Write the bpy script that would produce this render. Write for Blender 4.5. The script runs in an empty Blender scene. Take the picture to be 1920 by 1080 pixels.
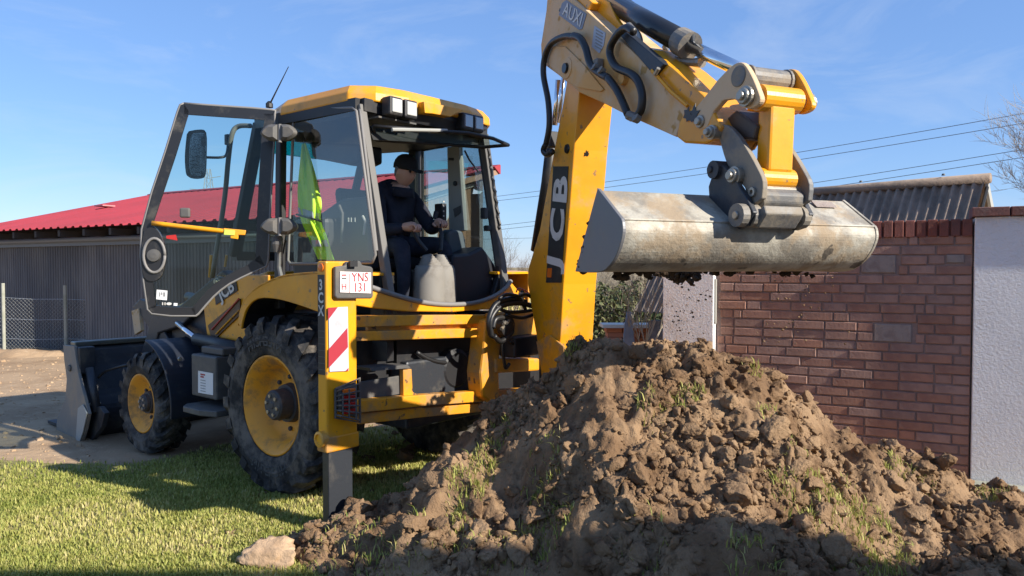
import bpy, bmesh, math, random
import numpy as np
from mathutils import Vector as V, Matrix, noise
random.seed(7); RNG = np.random.default_rng(7)
sc = bpy.context.scene
COL = sc.collection
rad = math.radians

# ------------------------------------------------------------------ camera, sky, sun, exposure
CAM_H = 1.69; FPX = 1400.0; TH = math.atan(40/FPX)
cam = bpy.data.cameras.new('camera'); cam.sensor_width = 36; cam.lens = 36*FPX/1920; cam.clip_end = 5000; cam.clip_start = .05
co = bpy.data.objects.new('camera', cam); COL.objects.link(co)
co.location = (0, 0, CAM_H); co.rotation_euler = (math.pi/2-TH, 0, 0); sc.camera = co
SUN_AZ = rad(31); SUN_EL = rad(28)          # azimuth: angle behind the camera's right-hand side
to_sun = V((math.cos(SUN_AZ)*math.cos(SUN_EL), -math.sin(SUN_AZ)*math.cos(SUN_EL), math.sin(SUN_EL)))
w = bpy.data.worlds.new('World'); sc.world = w; w.use_nodes = True
nt = w.node_tree; nt.nodes.clear()
sky = nt.nodes.new('ShaderNodeTexSky'); sky.sky_type = 'NISHITA'; sky.sun_disc = False
sky.sun_elevation = SUN_EL; sky.sun_rotation = math.atan2(to_sun.x, to_sun.y); sky.air_density = 1.0; sky.dust_density = .1; sky.ozone_density = 4.0
bg = nt.nodes.new('ShaderNodeBackground'); bg.inputs[1].default_value = .135
wo = nt.nodes.new('ShaderNodeOutputWorld')
hs = nt.nodes.new('ShaderNodeHueSaturation'); hs.inputs['Saturation'].default_value = 1.05
nt.links.new(sky.outputs[0], hs.inputs['Color'])
sm = nt.nodes.new('ShaderNodeMix'); sm.data_type = 'RGBA'; sm.inputs[0].default_value = .6; sm.inputs[7].default_value = (.86, 1.60, 3.55, 1)   # clear winter air: evens the sky out
nt.links.new(hs.outputs[0], sm.inputs[6])
tcw = nt.nodes.new('ShaderNodeTexCoord'); mpw = nt.nodes.new('ShaderNodeMapping'); mpw.inputs['Scale'].default_value = (1.6, 3.2, 7); mpw.inputs['Rotation'].default_value = (.25, .2, .5); nt.links.new(tcw.outputs['Generated'], mpw.inputs[0])
cn = nt.nodes.new('ShaderNodeTexNoise'); cn.inputs['Scale'].default_value = 1.7; cn.inputs['Detail'].default_value = 7; cn.inputs['Roughness'].default_value = .62; cn.inputs['Distortion'].default_value = .8; nt.links.new(mpw.outputs[0], cn.inputs['Vector'])
cr_ = nt.nodes.new('ShaderNodeMapRange'); cr_.inputs[1].default_value = .50; cr_.inputs[2].default_value = .80; cr_.inputs[3].default_value = 0; cr_.inputs[4].default_value = .30; nt.links.new(cn.outputs[0], cr_.inputs[0])
cm_ = nt.nodes.new('ShaderNodeMix'); cm_.data_type = 'RGBA'; cm_.inputs[7].default_value = (3.4, 3.8, 4.4, 1); nt.links.new(cr_.outputs[0], cm_.inputs[0]); nt.links.new(sm.outputs[2], cm_.inputs[6]); nt.links.new(cm_.outputs[2], bg.inputs[0]); nt.links.new(bg.outputs[0], wo.inputs[0])
sl = bpy.data.lights.new('sun', 'SUN'); sl.energy = 5.0; sl.angle = rad(.5); sl.color = (1, .93, .82)
so = bpy.data.objects.new('sun', sl); COL.objects.link(so)
so.rotation_euler = to_sun.to_track_quat('Z', 'Y').to_euler(); so.location = (20, -10, 20)
sc.view_settings.view_transform = 'Standard'; sc.view_settings.look = 'None'; sc.view_settings.exposure = 0.72; sc.view_settings.gamma = 1
sc.view_settings.use_curve_mapping = False
sc.cycles.max_bounces = 8; sc.cycles.transparent_max_bounces = 16

# ------------------------------------------------------------------ frames of reference
C0 = V((0, 0, CAM_H))
def ray(px, py): return V((0, math.cos(TH), -math.sin(TH))) + V((1, 0, 0))*((px-960)/FPX) + V((0, math.sin(TH), math.cos(TH)))*((540-py)/FPX)
def hit(px, py, p, n):
    d = ray(px, py); return C0 + d*((p-C0).dot(n)/d.dot(n))
HD = rad(50)
FW = V((-math.sin(HD), math.cos(HD), 0)); LF = V((-math.cos(HD), -math.sin(HD), 0)); UP = V((0, 0, 1)); O = V((-1.147, 6.266, 0))
def M(x, y, z): return O + FW*x + LF*y + UP*z          # machine: forward, left, up (metres from the rear axle)
def PL(px, py, lat): return hit(px, py, O+LF*lat, LF)
def PR(px, py, x): return hit(px, py, O+FW*x, FW)
def PY(px, py, Y): return hit(px, py, V((0, Y, 0)), V((0, 1, 0)))
def PZ(px, py, z): return hit(px, py, V((0, 0, z)), UP)
BETA = rad(23)
BD = V((math.sin(BETA), -math.cos(BETA), 0)); BA = V((math.cos(BETA), math.sin(BETA), 0))
KP = M(-1.36, -.62, 0)
def PB(px, py, off=0): return hit(px, py, KP+BA*off, BA)  # the vertical plane the backhoe works in, off metres to its right

# ------------------------------------------------------------------ materials
MATS = {}
def _mix(nt, f, a, b):
    m = nt.nodes.new('ShaderNodeMix'); m.data_type = 'RGBA'
    for s, v in ((m.inputs[0], f), (m.inputs[6], a), (m.inputs[7], b)):
        if hasattr(v, 'is_linked') or hasattr(v, 'links'): nt.links.new(v, s)
        else: s.default_value = v if not isinstance(v, tuple) else (*v[:3], 1)
    return m.outputs[2]
def _noise(nt, vec, scale, detail=5, rough=.6, dist=0):
    n = nt.nodes.new('ShaderNodeTexNoise'); n.inputs['Scale'].default_value = scale; n.inputs['Detail'].default_value = detail
    n.inputs['Roughness'].default_value = rough; n.inputs['Distortion'].default_value = dist
    nt.links.new(vec, n.inputs['Vector']); return n.outputs[0]
def _ramp(nt, x, a, b, lo=0., hi=1.):
    r = nt.nodes.new('ShaderNodeMapRange'); r.interpolation_type = 'SMOOTHSTEP'
    r.inputs[1].default_value = a; r.inputs[2].default_value = b; r.inputs[3].default_value = lo; r.inputs[4].default_value = hi
    nt.links.new(x, r.inputs[0]); return r.outputs[0]
def mat(name, c, rough=.6, metal=0., c2=None, ns=6, lo=.4, hi=.65, dirt=None, ds=3, dlo=.5, dhi=.7, damt=.8, bump=0, bs=40, coat=0, stretch=None, rnd=0, spec=.5, speck=None):
    if name in MATS: return MATS[name]
    m = bpy.data.materials.new(name); m.use_nodes = True; nt = m.node_tree; b = nt.nodes['Principled BSDF']
    tc = nt.nodes.new('ShaderNodeTexCoord'); vec = tc.outputs['Object']
    if stretch:
        mp = nt.nodes.new('ShaderNodeMapping'); mp.inputs['Scale'].default_value = stretch; nt.links.new(vec, mp.inputs[0]); vec = mp.outputs[0]
    col = tuple(c)
    if c2: col = _mix(nt, _ramp(nt, _noise(nt, vec, ns), lo, hi), col, tuple(c2))
    if rnd:
        oi = nt.nodes.new('ShaderNodeObjectInfo'); hs = nt.nodes.new('ShaderNodeHueSaturation')
        mr = nt.nodes.new('ShaderNodeMapRange'); mr.inputs[3].default_value = 1-rnd; mr.inputs[4].default_value = 1+rnd; nt.links.new(oi.outputs['Random'], mr.inputs[0]); nt.links.new(mr.outputs[0], hs.inputs['Value'])
        m3 = nt.nodes.new('ShaderNodeMath'); m3.operation = 'MULTIPLY_ADD'; m3.inputs[1].default_value = 7.31; m3.inputs[2].default_value = 0; nt.links.new(oi.outputs['Random'], m3.inputs[0])
        fr = nt.nodes.new('ShaderNodeMath'); fr.operation = 'FRACT'; nt.links.new(m3.outputs[0], fr.inputs[0])
        mr2 = nt.nodes.new('ShaderNodeMapRange'); mr2.inputs[3].default_value = .82; mr2.inputs[4].default_value = 1.1; nt.links.new(fr.outputs[0], mr2.inputs[0]); nt.links.new(mr2.outputs[0], hs.inputs['Saturation'])
        if isinstance(col, tuple): hs.inputs['Color'].default_value = (*col, 1)
        else: nt.links.new(col, hs.inputs['Color'])
        col = hs.outputs[0]
    rg = rough
    if dirt:
        df = _ramp(nt, _noise(nt, vec, ds, 8, .68), dlo, dhi, 0, damt); col = _mix(nt, df, col, tuple(dirt)); rg = _ramp(nt, df, 0, 1, rough, .9)
    if speck:
        sf = _ramp(nt, _noise(nt, vec, speck[1], 3, .5), speck[2], speck[2]+.05, 0, .9); col = _mix(nt, sf, col, speck[0])
    if isinstance(col, tuple): b.inputs['Base Color'].default_value = (*col, 1)
    else: nt.links.new(col, b.inputs['Base Color'])
    if isinstance(rg, float) or isinstance(rg, int): b.inputs['Roughness'].default_value = rg
    else: nt.links.new(rg, b.inputs['Roughness'])
    b.inputs['Metallic'].default_value = metal; b.inputs['Coat Weight'].default_value = coat; b.inputs['Specular IOR Level'].default_value = spec
    if bump:
        bn = nt.nodes.new('ShaderNodeBump'); bn.inputs['Strength'].default_value = bump; bn.inputs['Distance'].default_value = .02
        nt.links.new(_noise(nt, vec, bs, 6, .65), bn.inputs['Height']); nt.links.new(bn.outputs[0], b.inputs['Normal'])
    MATS[name] = m; return m
def glass(name, tint, refl=1.0):
    m = bpy.data.materials.new(name); m.use_nodes = True; nt = m.node_tree; nt.nodes.clear()
    o = nt.nodes.new('ShaderNodeOutputMaterial'); t = nt.nodes.new('ShaderNodeBsdfTransparent'); g = nt.nodes.new('ShaderNodeBsdfGlossy'); mx = nt.nodes.new('ShaderNodeMixShader'); f = nt.nodes.new('ShaderNodeFresnel')
    t.inputs[0].default_value = (*tint, 1); g.inputs['Roughness'].default_value = .02; f.inputs[0].default_value = 1.45
    ml = nt.nodes.new('ShaderNodeMath'); ml.operation = 'MULTIPLY'; ml.inputs[1].default_value = refl; nt.links.new(f.outputs[0], ml.inputs[0])
    nt.links.new(ml.outputs[0], mx.inputs[0]); nt.links.new(t.outputs[0], mx.inputs[1]); nt.links.new(g.outputs[0], mx.inputs[2]); nt.links.new(mx.outputs[0], o.inputs[0])
    MATS[name] = m; return m
DUST = (.30, .23, .15)
YEL = mat('yellow_paint', (.79, .34, .006), .38, c2=(.70, .285, .006), ns=2.2, dirt=(.36, .24, .11), ds=3.6, dlo=.50, dhi=.72, damt=.68, bump=.04, bs=60, coat=.15, speck=((.24, .15, .07), 19, .665))
YELM = mat('shaded_muddy_yellow_paint', (.74, .31, .008), .5, c2=(.60, .25, .012), ns=3, dirt=(.30, .20, .11), ds=4.5, dlo=.42, dhi=.64, damt=.8, bump=.1, bs=50, speck=((.10, .065, .04), 16, .64))  # more mud, plus the shade on the rear frame put into the colour
YEL2 = mat('faded_yellow_paint', (.62, .33, .09), .65, c2=(.58, .38, .19), ns=2.6, lo=.3, hi=.55, dirt=(.60, .45, .30), ds=2.6, dlo=.38, dhi=.6, damt=.8, bump=.06, bs=50, speck=((.40, .22, .05), 7, .62))
BLK = mat('black_plastic', (.014, .014, .016), .5, dirt=(.10, .085, .065), ds=5, dlo=.5, dhi=.8, damt=.5)
RUB = mat('tyre_rubber', (.020, .020, .022), .8, c2=(.035, .034, .033), ns=7, dirt=(.20, .17, .14), ds=5, dlo=.40, dhi=.66, damt=.8, bump=.3, bs=70, spec=.25)
HOSE = mat('hose_rubber', (.012, .012, .013), .42, dirt=(.12, .10, .07), ds=9, dlo=.55, dhi=.8, damt=.5)
GRY = mat('grey_plastic', (.085, .082, .078), .6, dirt=(.2, .17, .13), ds=5, damt=.5)
LGR = mat('light_grey_trim', (.34, .34, .31), .6, dirt=(.2, .17, .13), ds=4, dlo=.55, damt=.5)
SEAL = mat('grey_rubber_seal', (.20, .19, .18), .6)
DST = mat('dark_steel', (.030, .034, .042), .45, metal=.2, dirt=(.14, .12, .09), ds=5, dlo=.5, dhi=.75, damt=.6, bump=.1, bs=40)
WST = mat('worn_bucket_steel', (.44, .41, .34), .6, metal=.12, c2=(.25, .225, .185), ns=5.5, lo=.42, hi=.62, dirt=(.35, .26, .165), ds=3.0, dlo=.47, dhi=.60, damt=.8, bump=.35, bs=30, speck=((.09, .075, .06), 9, .66))
GST = mat('grey_cast_steel', (.135, .135, .135), .55, metal=.2, dirt=(.33, .275, .20), ds=5, dlo=.38, dhi=.62, damt=.8, bump=.15, bs=40)
PIN = mat('pin_steel', (.36, .33, .28), .4, metal=.7, dirt=(.26, .19, .11), ds=12, damt=.8)
CHR = mat('chrome_rod', (.75, .76, .78), .12, metal=1.)
GREASE = mat('grease', (.012, .010, .008), .3)
RIM = mat('rim_yellow', (.80, .33, .02), .5, dirt=(.22, .13, .07), ds=6, dlo=.45, dhi=.7, damt=.8)
HUB = mat('hub_steel', (.05, .048, .05), .6, dirt=(.15, .12, .09), ds=8, damt=.7)
WHT = mat('white_sticker', (.75, .75, .74), .5, dirt=(.4, .36, .3), ds=7, dlo=.55, damt=.5)
DEC = mat('decal_black', (.018, .018, .02), .5, dirt=(.12, .1, .07), ds=6, damt=.4)
DECW = mat('decal_white', (.62, .60, .56), .5, dirt=(.3, .24, .16), ds=7, dlo=.5, damt=.5)
REDR = mat('red_reflective', (.36, .03, .045), .4); WHTR = mat('white_reflective', (.46, .48, .54), .4, dirt=(.3, .27, .22), ds=6, damt=.45)  # hazard board colours dimmed and blued: its shade put into the paint
REDT = mat('plate_red', (.38, .03, .04), .5)
LREDM = mat('red_lens', (.45, .02, .015), .15); LORG = mat('orange_lens', (.75, .17, .02), .15)
LENS = mat('lamp_lens', (.50, .50, .47), .15, coat=.5); LGREY = mat('lamp_reflector', (.3, .3, .32), .2, metal=.6)
HIV = mat('hi_vis_fabric', (.66, .95, .05), .8, c2=(.58, .88, .05), ns=9, bump=.2, bs=80)
SILV = mat('silver_tape', (.42, .44, .45), .45)
GL = glass('clear_glass', (.80, .88, .86), .6); GLD = glass('tinted_glass', (.78, .84, .82), .15); GLT = glass('teal_sunstrip', (.05, .55, .50), .6)
NAVY = mat('navy_cloth', (.010, .012, .024), .85, c2=(.018, .02, .036), ns=10); JEAN = mat('jeans_cloth', (.014, .017, .03), .9, c2=(.024, .028, .045), ns=14)
SKIN = mat('skin', (.50, .29, .21), .55); CAP = mat('cap_cloth', (.010, .010, .012), .9)
SEATM = mat('seat_fabric', (.02, .02, .023), .9); BOOT = mat('gaiter_rubber', (.215, .20, .175), .7, dirt=(.12, .1, .08), ds=6, damt=.6, dlo=.45)
SOIL = mat('soil', (.195, .120, .068), .95, c2=(.325, .215, .127), ns=2.6, lo=.38, hi=.62, dirt=(.090, .055, .036), ds=7, dlo=.52, dhi=.68, damt=.8, bump=1., bs=48, spec=.05)  # dark noise patches: shadowed pits between crumbs painted into the colour
SOILD = mat('dark_soil', (.05, .034, .022), .95, c2=(.085, .056, .035), ns=12, bump=.8, bs=60, spec=.15)  # darker copy of the soil: shade under the bucket put into the colour
DIRT = mat('packed_dirt', (.43, .30, .185), .95, c2=(.32, .215, .13), ns=1.1, dirt=(.50, .37, .24), ds=5, dlo=.5, dhi=.7, damt=.7, bump=1.0, bs=9, spec=.1)
LAWN = mat('lawn_earth', (.24, .22, .08), .95, c2=(.32, .26, .12), ns=6, bump=.4, bs=60, spec=.1)
BRICK = mat('red_brick', (.345, .19, .138), .85, c2=(.275, .148, .112), ns=9, dirt=(.27, .20, .17), ds=7, dlo=.54, dhi=.75, damt=.5, bump=.4, bs=55, rnd=.13)
BRICKC = mat('coping_brick', (.235, .082, .060), .85, c2=(.165, .065, .052), ns=9, bump=.4, bs=55, rnd=.35, dirt=(.25, .2, .17), ds=8, dlo=.55, damt=.4)
MORT = mat('mortar', (.29, .21, .18), .95, c2=(.24, .17, .15), ns=12, bump=.4, bs=80)
PALEB = mat('pale_block', (.30, .25, .22), .9, c2=(.24, .19, .17), ns=14, bump=.4, bs=60)
WALLW = mat('white_render', (.86, .85, .84), .9, c2=(.80, .79, .78), ns=1.4, bump=.9, bs=48, spec=.2)
WALLS = mat('spattered_white_render', (.86, .84, .82), .9, bump=.6, bs=50, spec=.2, dirt=(.42, .29, .18), ds=3.2, dlo=.48, dhi=.66, damt=.4, speck=((.14, .09, .055), 60, .745))
CORR = mat('fibre_cement', (.30, .225, .17), .9, c2=(.20, .155, .12), ns=4, dirt=(.12, .105, .09), ds=3, dlo=.5, damt=.6, bump=.4, bs=30)
GABLE = mat('pale_gable_render', (.52, .43, .32), .95, bump=.3)
REDROOF = mat('red_roof_sheet', (.33, .034, .044), .6, c2=(.27, .032, .04), ns=.8, spec=.4)
BARNW = mat('dark_grey_cladding', (.112, .113, .118), .8, c2=(.160, .156, .152), ns=2.5, stretch=(1, 1, .25), bump=.2, bs=10, rnd=.12)
TIMB = mat('brown_timber', (.20, .12, .075), .85, c2=(.28, .18, .115), ns=3, stretch=(1, 1, .15), rnd=.22, bump=.2, bs=14)
FASC = mat('grey_fascia', (.15, .165, .18), .55); DARKV = mat('dark_void', (.008, .008, .009), .9)
CONC = mat('concrete_post', (.36, .36, .30), .9, c2=(.28, .29, .22), ns=5); WIRE = mat('galvanised_wire', (.42, .44, .44), .45, metal=.7)
BARK = mat('bare_bark', (.20, .165, .13), .9, c2=(.13, .10, .08), ns=8); TWIG = mat('pale_twig', (.34, .29, .22), .9)
FIELD = mat('dry_field', (.36, .27, .15), .95, c2=(.26, .22, .11), ns=.05, spec=.1)
LEAFM = mat('evergreen_leaf', (.05, .075, .025), .8, c2=(.14, .13, .05), ns=3)
STONE = mat('pale_stone', (.52, .35, .21), .9, c2=(.40, .26, .15), ns=14, bump=.5, bs=40)
def grassmat():
    m = bpy.data.materials.new('grass_blades'); m.use_nodes = True; nt = m.node_tree; b = nt.nodes['Principled BSDF']
    a = nt.nodes.new('ShaderNodeAttribute'); a.attribute_name = 'tint'
    cr = nt.nodes.new('ShaderNodeValToRGB'); e = cr.color_ramp.elements
    e[0].position = 0; e[0].color = (.17, .21, .04, 1); e[1].position = 1; e[1].color = (.62, .52, .27, 1)
    for p, c in ((.35, (.34, .36, .085)), (.7, (.52, .48, .155))):
        k = e.new(p); k.color = (*c, 1)
    nt.links.new(a.outputs['Fac'], cr.inputs[0]); nt.links.new(cr.outputs[0], b.inputs['Base Color'])
    b.inputs['Roughness'].default_value = .6; b.inputs['Specular IOR Level'].default_value = .25
    t = nt.nodes.new('ShaderNodeBsdfTranslucent'); nt.links.new(cr.outputs[0], t.inputs[0])
    mx = nt.nodes.new('ShaderNodeMixShader'); mx.inputs[0].default_value = .3
    nt.links.new(b.outputs[0], mx.inputs[1]); nt.links.new(t.outputs[0], mx.inputs[2]); nt.links.new(mx.outputs[0], nt.nodes['Material Output'].inputs[0])
    return m
GRASS = grassmat()

# ------------------------------------------------------------------ object helpers
def put(name, me, material, parent=None, smooth=False, bevel=0):
    o = bpy.data.objects.new(name, me); COL.objects.link(o)
    if material is not None and not me.materials: me.materials.append(material)
    if smooth: me.polygons.foreach_set('use_smooth', [True]*len(me.polygons))
    if bevel:
        b = o.modifiers.new('bevel', 'BEVEL'); b.width = bevel; b.segments = 2; b.limit_method = 'ANGLE'; b.angle_limit = rad(35); b.harden_normals = False
    if parent is not None:
        o.parent = parent; o.matrix_parent_inverse = Matrix.Translation(-(parent.location + (parent.parent.location if parent.parent else V((0, 0, 0)))*0)) if parent.parent is None else Matrix.Identity(4)
    return o
def tag(o, label=None, cat=None, group=None, kind=None):
    for k, v in (('label', label), ('category', cat), ('group', group), ('kind', kind)):
        if v: o[k] = v
    return o
def empty(name, loc): 
    o = bpy.data.objects.new(name, None); COL.objects.link(o); o.location = loc; o.empty_display_size = .2; return o
class MB:
    def __init__(s): s.v = []; s.f = []
    def add(s, vs, fs):
        n = len(s.v); s.v += [tuple(p) for p in vs]; s.f += [tuple(i+n for i in f) for f in fs]; return s
    def box(s, o, ex, ey, ez):     # o = corner; three edge vectors
        o, ex, ey, ez = V(o), V(ex), V(ey), V(ez)
        p = [o, o+ex, o+ex+ey, o+ey, o+ez, o+ex+ez, o+ex+ey+ez, o+ey+ez]
        fs = [(0, 3, 2, 1), (4, 5, 6, 7), (0, 1, 5, 4), (1, 2, 6, 5), (2, 3, 7, 6), (3, 0, 4, 7)]
        if ex.cross(ey).dot(ez) < 0: fs = [f[::-1] for f in fs]
        return s.add(p, fs)
    def cbox(s, c, ex, ey, ez): c = V(c); return s.box(c-(V(ex)+V(ey)+V(ez))/2, ex, ey, ez)
    def prism(s, pts, vec):
        pts = [V(p) for p in pts]; vec = V(vec); n = len(pts)
        nrm = V((0, 0, 0))
        for i in range(n): nrm += pts[i].cross(pts[(i+1) % n])
        if nrm.dot(vec) > 0: pts = pts[::-1]
        vs = pts + [p+vec for p in pts]
        fs = [tuple(range(n)), tuple(range(2*n-1, n-1, -1))] + [(i, i+n, (i+1) % n+n, (i+1) % n) for i in range(n)]
        return s.add(vs, fs)
    def tube(s, pts, r, n=8, smooth=0, caps=True):
        pts = [V(p) for p in pts]
        if smooth: pts = spline(pts, smooth)
        rr = r if isinstance(r, (list, tuple)) else [r]*len(pts)
        if len(rr) != len(pts): rr = list(np.interp(np.linspace(0, 1, len(pts)), np.linspace(0, 1, len(rr)), rr))
        vs = []; prev = None
        for i, p in enumerate(pts):
            t = (pts[min(i+1, len(pts)-1)]-pts[max(i-1, 0)]).normalized()
            if prev is None: u = t.orthogonal().normalized()
            else:
                u = (prev - t*prev.dot(t)); u = u.normalized() if u.length > 1e-6 else t.orthogonal().normalized()
            prev = u; b = t.cross(u)
            vs += [p + (u*math.cos(2*math.pi*k/n) + b*math.sin(2*math.pi*k/n))*rr[i] for k in range(n)]
        fs = [(i*n+k, i*n+(k+1) % n, (i+1)*n+(k+1) % n, (i+1)*n+k) for i in range(len(pts)-1) for k in range(n)]
        if caps: fs += [tuple(range(n))[::-1], tuple((len(pts)-1)*n+k for k in range(n))]
        return s.add(vs, fs)
    def lathe(s, c, axis, prof, n=32, caps=True):    # prof: (along axis, radius)
        c, a = V(c), V(axis).normalized(); u = (UP - a*UP.dot(a)); u = u.normalized() if u.length > .01 else V((1, 0, 0)); b = a.cross(u)
        vs = [c + a*t + (u*math.cos(2*math.pi*k/n)+b*math.sin(2*math.pi*k/n))*r for t, r in prof for k in range(n)]
        fs = [(i*n+k, i*n+(k+1) % n, (i+1)*n+(k+1) % n, (i+1)*n+k) for i in range(len(prof)-1) for k in range(n)]
        if caps: fs += [tuple(range(n))[::-1], tuple((len(prof)-1)*n+k for k in range(n))]
        return s.add(vs, fs)
    def loft(s, rings, close=True, caps=True):
        n = len(rings[0]); vs = [p for r in rings for p in r]
        fs = [(i*n+k, i*n+(k+1) % n, (i+1)*n+(k+1) % n, (i+1)*n+k) for i in range(len(rings)-1) for k in range(n if close else n-1)]
        if caps: fs += [tuple(range(n))[::-1], tuple((len(rings)-1)*n+k for k in range(n))]
        return s.add(vs, fs)
    def ring(s, outer, inner, vec):                  # a flat frame band with thickness
        n = len(outer); vec = V(vec); o = [V(p) for p in outer]; i_ = [V(p) for p in inner]
        vs = o + i_ + [p+vec for p in o] + [p+vec for p in i_]; fs = []
        for k in range(n):
            j = (k+1) % n
            fs += [(k, j, n+j, n+k), (2*n+k, 3*n+k, 3*n+j, 2*n+j), (k, 2*n+k, 2*n+j, j), (n+k, n+j, 3*n+j, 3*n+k)]
        return s.add(vs, fs)
    def mesh(s, name):
        me = bpy.data.meshes.new(name); me.from_pydata(s.v, [], s.f)
        bm = bmesh.new(); bm.from_mesh(me); bmesh.ops.recalc_face_normals(bm, faces=bm.faces); bm.to_mesh(me); bm.free(); me.update(); return me
    def build(s, name, material, parent=None, smooth=False, bevel=0):
        return put(name, s.mesh(name), material, parent, smooth, bevel)
def spline(pts, n):
    pts = [V(p) for p in pts]; out = []
    for i in range(len(pts)-1):
        p0, p1, p2, p3 = pts[max(i-1, 0)], pts[i], pts[i+1], pts[min(i+2, len(pts)-1)]
        for k in range(n):
            t = k/n; out.append(.5*((2*p1)+(p2-p0)*t+(2*p0-5*p1+4*p2-p3)*t*t+(3*p1-p0-3*p2+p3)*t**3))
    return out+[pts[-1]]
def curve2(pts, n):   # smooth 2-D list
    return [(p.x, p.y) for p in spline([V((a, b, 0)) for a, b in pts], n)]
def np_mesh(name, verts, faces, tint=None):
    me = bpy.data.meshes.new(name); nv, nf, k = len(verts), len(faces), faces.shape[1]
    me.vertices.add(nv); me.vertices.foreach_set('co', verts.astype(np.float32).ravel())
    me.loops.add(nf*k); me.loops.foreach_set('vertex_index', faces.astype(np.int32).ravel())
    me.polygons.add(nf); me.polygons.foreach_set('loop_start', (np.arange(nf)*k).astype(np.int32)); me.polygons.foreach_set('loop_total', np.full(nf, k, np.int32))
    if tint is not None:
        a = me.attributes.new('tint', 'FLOAT', 'POINT'); a.data.foreach_set('value', tint.astype(np.float32))
    me.update(calc_edges=True); return me
def text(name, s, origin, xd, yd, size, material, parent, ext=.002, bold=0., sx=1., align='CENTER'):
    cu = bpy.data.curves.new(name, 'FONT'); cu.body = s; cu.size = 1; cu.align_x = align; cu.align_y = 'CENTER'; cu.offset = bold; cu.resolution_u = 3
    t = bpy.data.objects.new(name, cu); COL.objects.link(t); bpy.context.view_layer.update()
    me = bpy.data.meshes.new_from_object(t.evaluated_get(bpy.context.evaluated_depsgraph_get())); bpy.data.objects.remove(t); bpy.data.curves.remove(cu)
    xd, yd = V(xd).normalized(), V(yd).normalized(); n = xd.cross(yd).normalized()
    for v in me.vertices: v.co = V(origin) + xd*(v.co.x*size*sx) + yd*(v.co.y*size) + n*ext
    me.materials.clear(); me.materials.append(material)
    return put(name, me, material, parent)

# ------------------------------------------------------------------ the setting: ground, field, lawn
def fbm(x, y, s, seed=0.0, oct=4):
    return noise.fractal(V((x*s+seed, y*s-seed*.7, seed*1.3)), 1.0, 2.0, oct)
def ground_z(x, y):
    d = math.hypot(x+3.2, y-7.2)
    return -.065*math.exp(-(d/1.6)**2) + .018*fbm(x, y, .9, 3.1)
def grid(x0, x1, y0, y1, nx, ny, fz):
    xs = np.linspace(x0, x1, nx); ys = np.linspace(y0, y1, ny)
    v = np.array([(x, y, fz(x, y)) for y in ys for x in xs]); i = np.arange(nx*ny).reshape(ny, nx)
    f = np.stack([i[:-1, :-1], i[:-1, 1:], i[1:, 1:], i[1:, :-1]], -1).reshape(-1, 4); return v, f
mb = MB(); R0 = 1500
for k in range(48):
    a0, a1 = 2*math.pi*k/48, 2*math.pi*(k+1)/48
    mb.add([(0, 10, -.13), (R0*math.cos(a0), R0*math.sin(a0), -.13), (R0*math.cos(a1), R0*math.sin(a1), -.13)], [(0, 1, 2)])
tag(mb.build('field', FIELD), kind='structure')
def gz_edge(x, y):
    e = min(x+26, 16-x, y+8, 34-y); return ground_z(x, y) - .12*max(0, 1-e/2.) + .005
v, f = grid(-26, 16, -8, 34, 190, 190, gz_edge)
tag(put('ground', np_mesh('ground', v, f), DIRT, smooth=True), kind='structure')
# low spoil ridge of sandy dirt in front of the dark barn
def ridge(x, y):
    t = (x+14)/10
    return ground_z(x, y)-.05 + .16*math.exp(-((y-14.2-.25*fbm(x, 0, .5, 2))/.35)**2) + .05*fbm(x, y, 3, 5)*math.exp(-((y-14)/.8)**2)
v, f = grid(-16, -5.0, 12.6, 15.2, 150, 60, ridge); tag(put('earth_bank', np_mesh('earth_bank', v, f), DIRT, smooth=True), kind='structure')
# lawn: outline on the ground
def lawn_edge(x):   # far edge of the lawn as a function of x
    return 6.55 + .12*fbm(x, 1, 1.3, 9) + (.0 if x < -3.4 else min(1.4, (x+3.4)*1.2))
def in_lawn(x, y): return (y < lawn_edge(x)) and x < .6+.3*fbm(y, 0, 1, 4)
vs = []; xs = np.linspace(-9, .9, 100); ts = np.linspace(0, 1, 60)
for t in ts:
    for x in xs:
        y = 1.2 + (lawn_edge(x)-1.2)*t; vs.append((x, y, ground_z(x, y)+.012 - (.02 if t > .99 else 0)))
i = np.arange(6000).reshape(60, 100); f = np.stack([i[:-1, :-1], i[:-1, 1:], i[1:, 1:], i[1:, :-1]], -1).reshape(-1, 4)
tag(put('lawn', np_mesh('lawn', np.array(vs), f), LAWN, smooth=True), kind='structure')
def blades(pts, hs, name, tint, width=.0045, lean=.55):
    n = len(pts); a = RNG.uniform(0, 2*np.pi, n); l = RNG.uniform(.1, lean, n)*hs; w = width*RNG.uniform(.6, 1.4, n)
    dx, dy = np.cos(a), np.sin(a); ca, sa = -np.sin(a), np.cos(a)
    p = np.asarray(pts); V5 = np.zeros((n, 5, 3))
    V5[:, 0] = p - np.stack([ca*w, sa*w, 0*w], -1); V5[:, 1] = p + np.stack([ca*w, sa*w, 0*w], -1)
    mid = p + np.stack([dx*l*.35, dy*l*.35, hs*.6], -1); V5[:, 2] = mid + np.stack([ca*w*.8, sa*w*.8, 0*w], -1); V5[:, 3] = mid - np.stack([ca*w*.8, sa*w*.8, 0*w], -1)
    V5[:, 4] = p + np.stack([dx*l, dy*l, hs*(1-.25*l/np.maximum(hs, 1e-6))], -1)
    b = np.arange(n)[:, None]*5
    F = np.concatenate([b+np.array([[0, 1, 2]]), b+np.array([[0, 2, 3]]), b+np.array([[3, 2, 4]])], 0)
    return np_mesh(name, V5.reshape(-1, 3), F, np.repeat(tint, 5))
P = []; H = []; T = []
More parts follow.
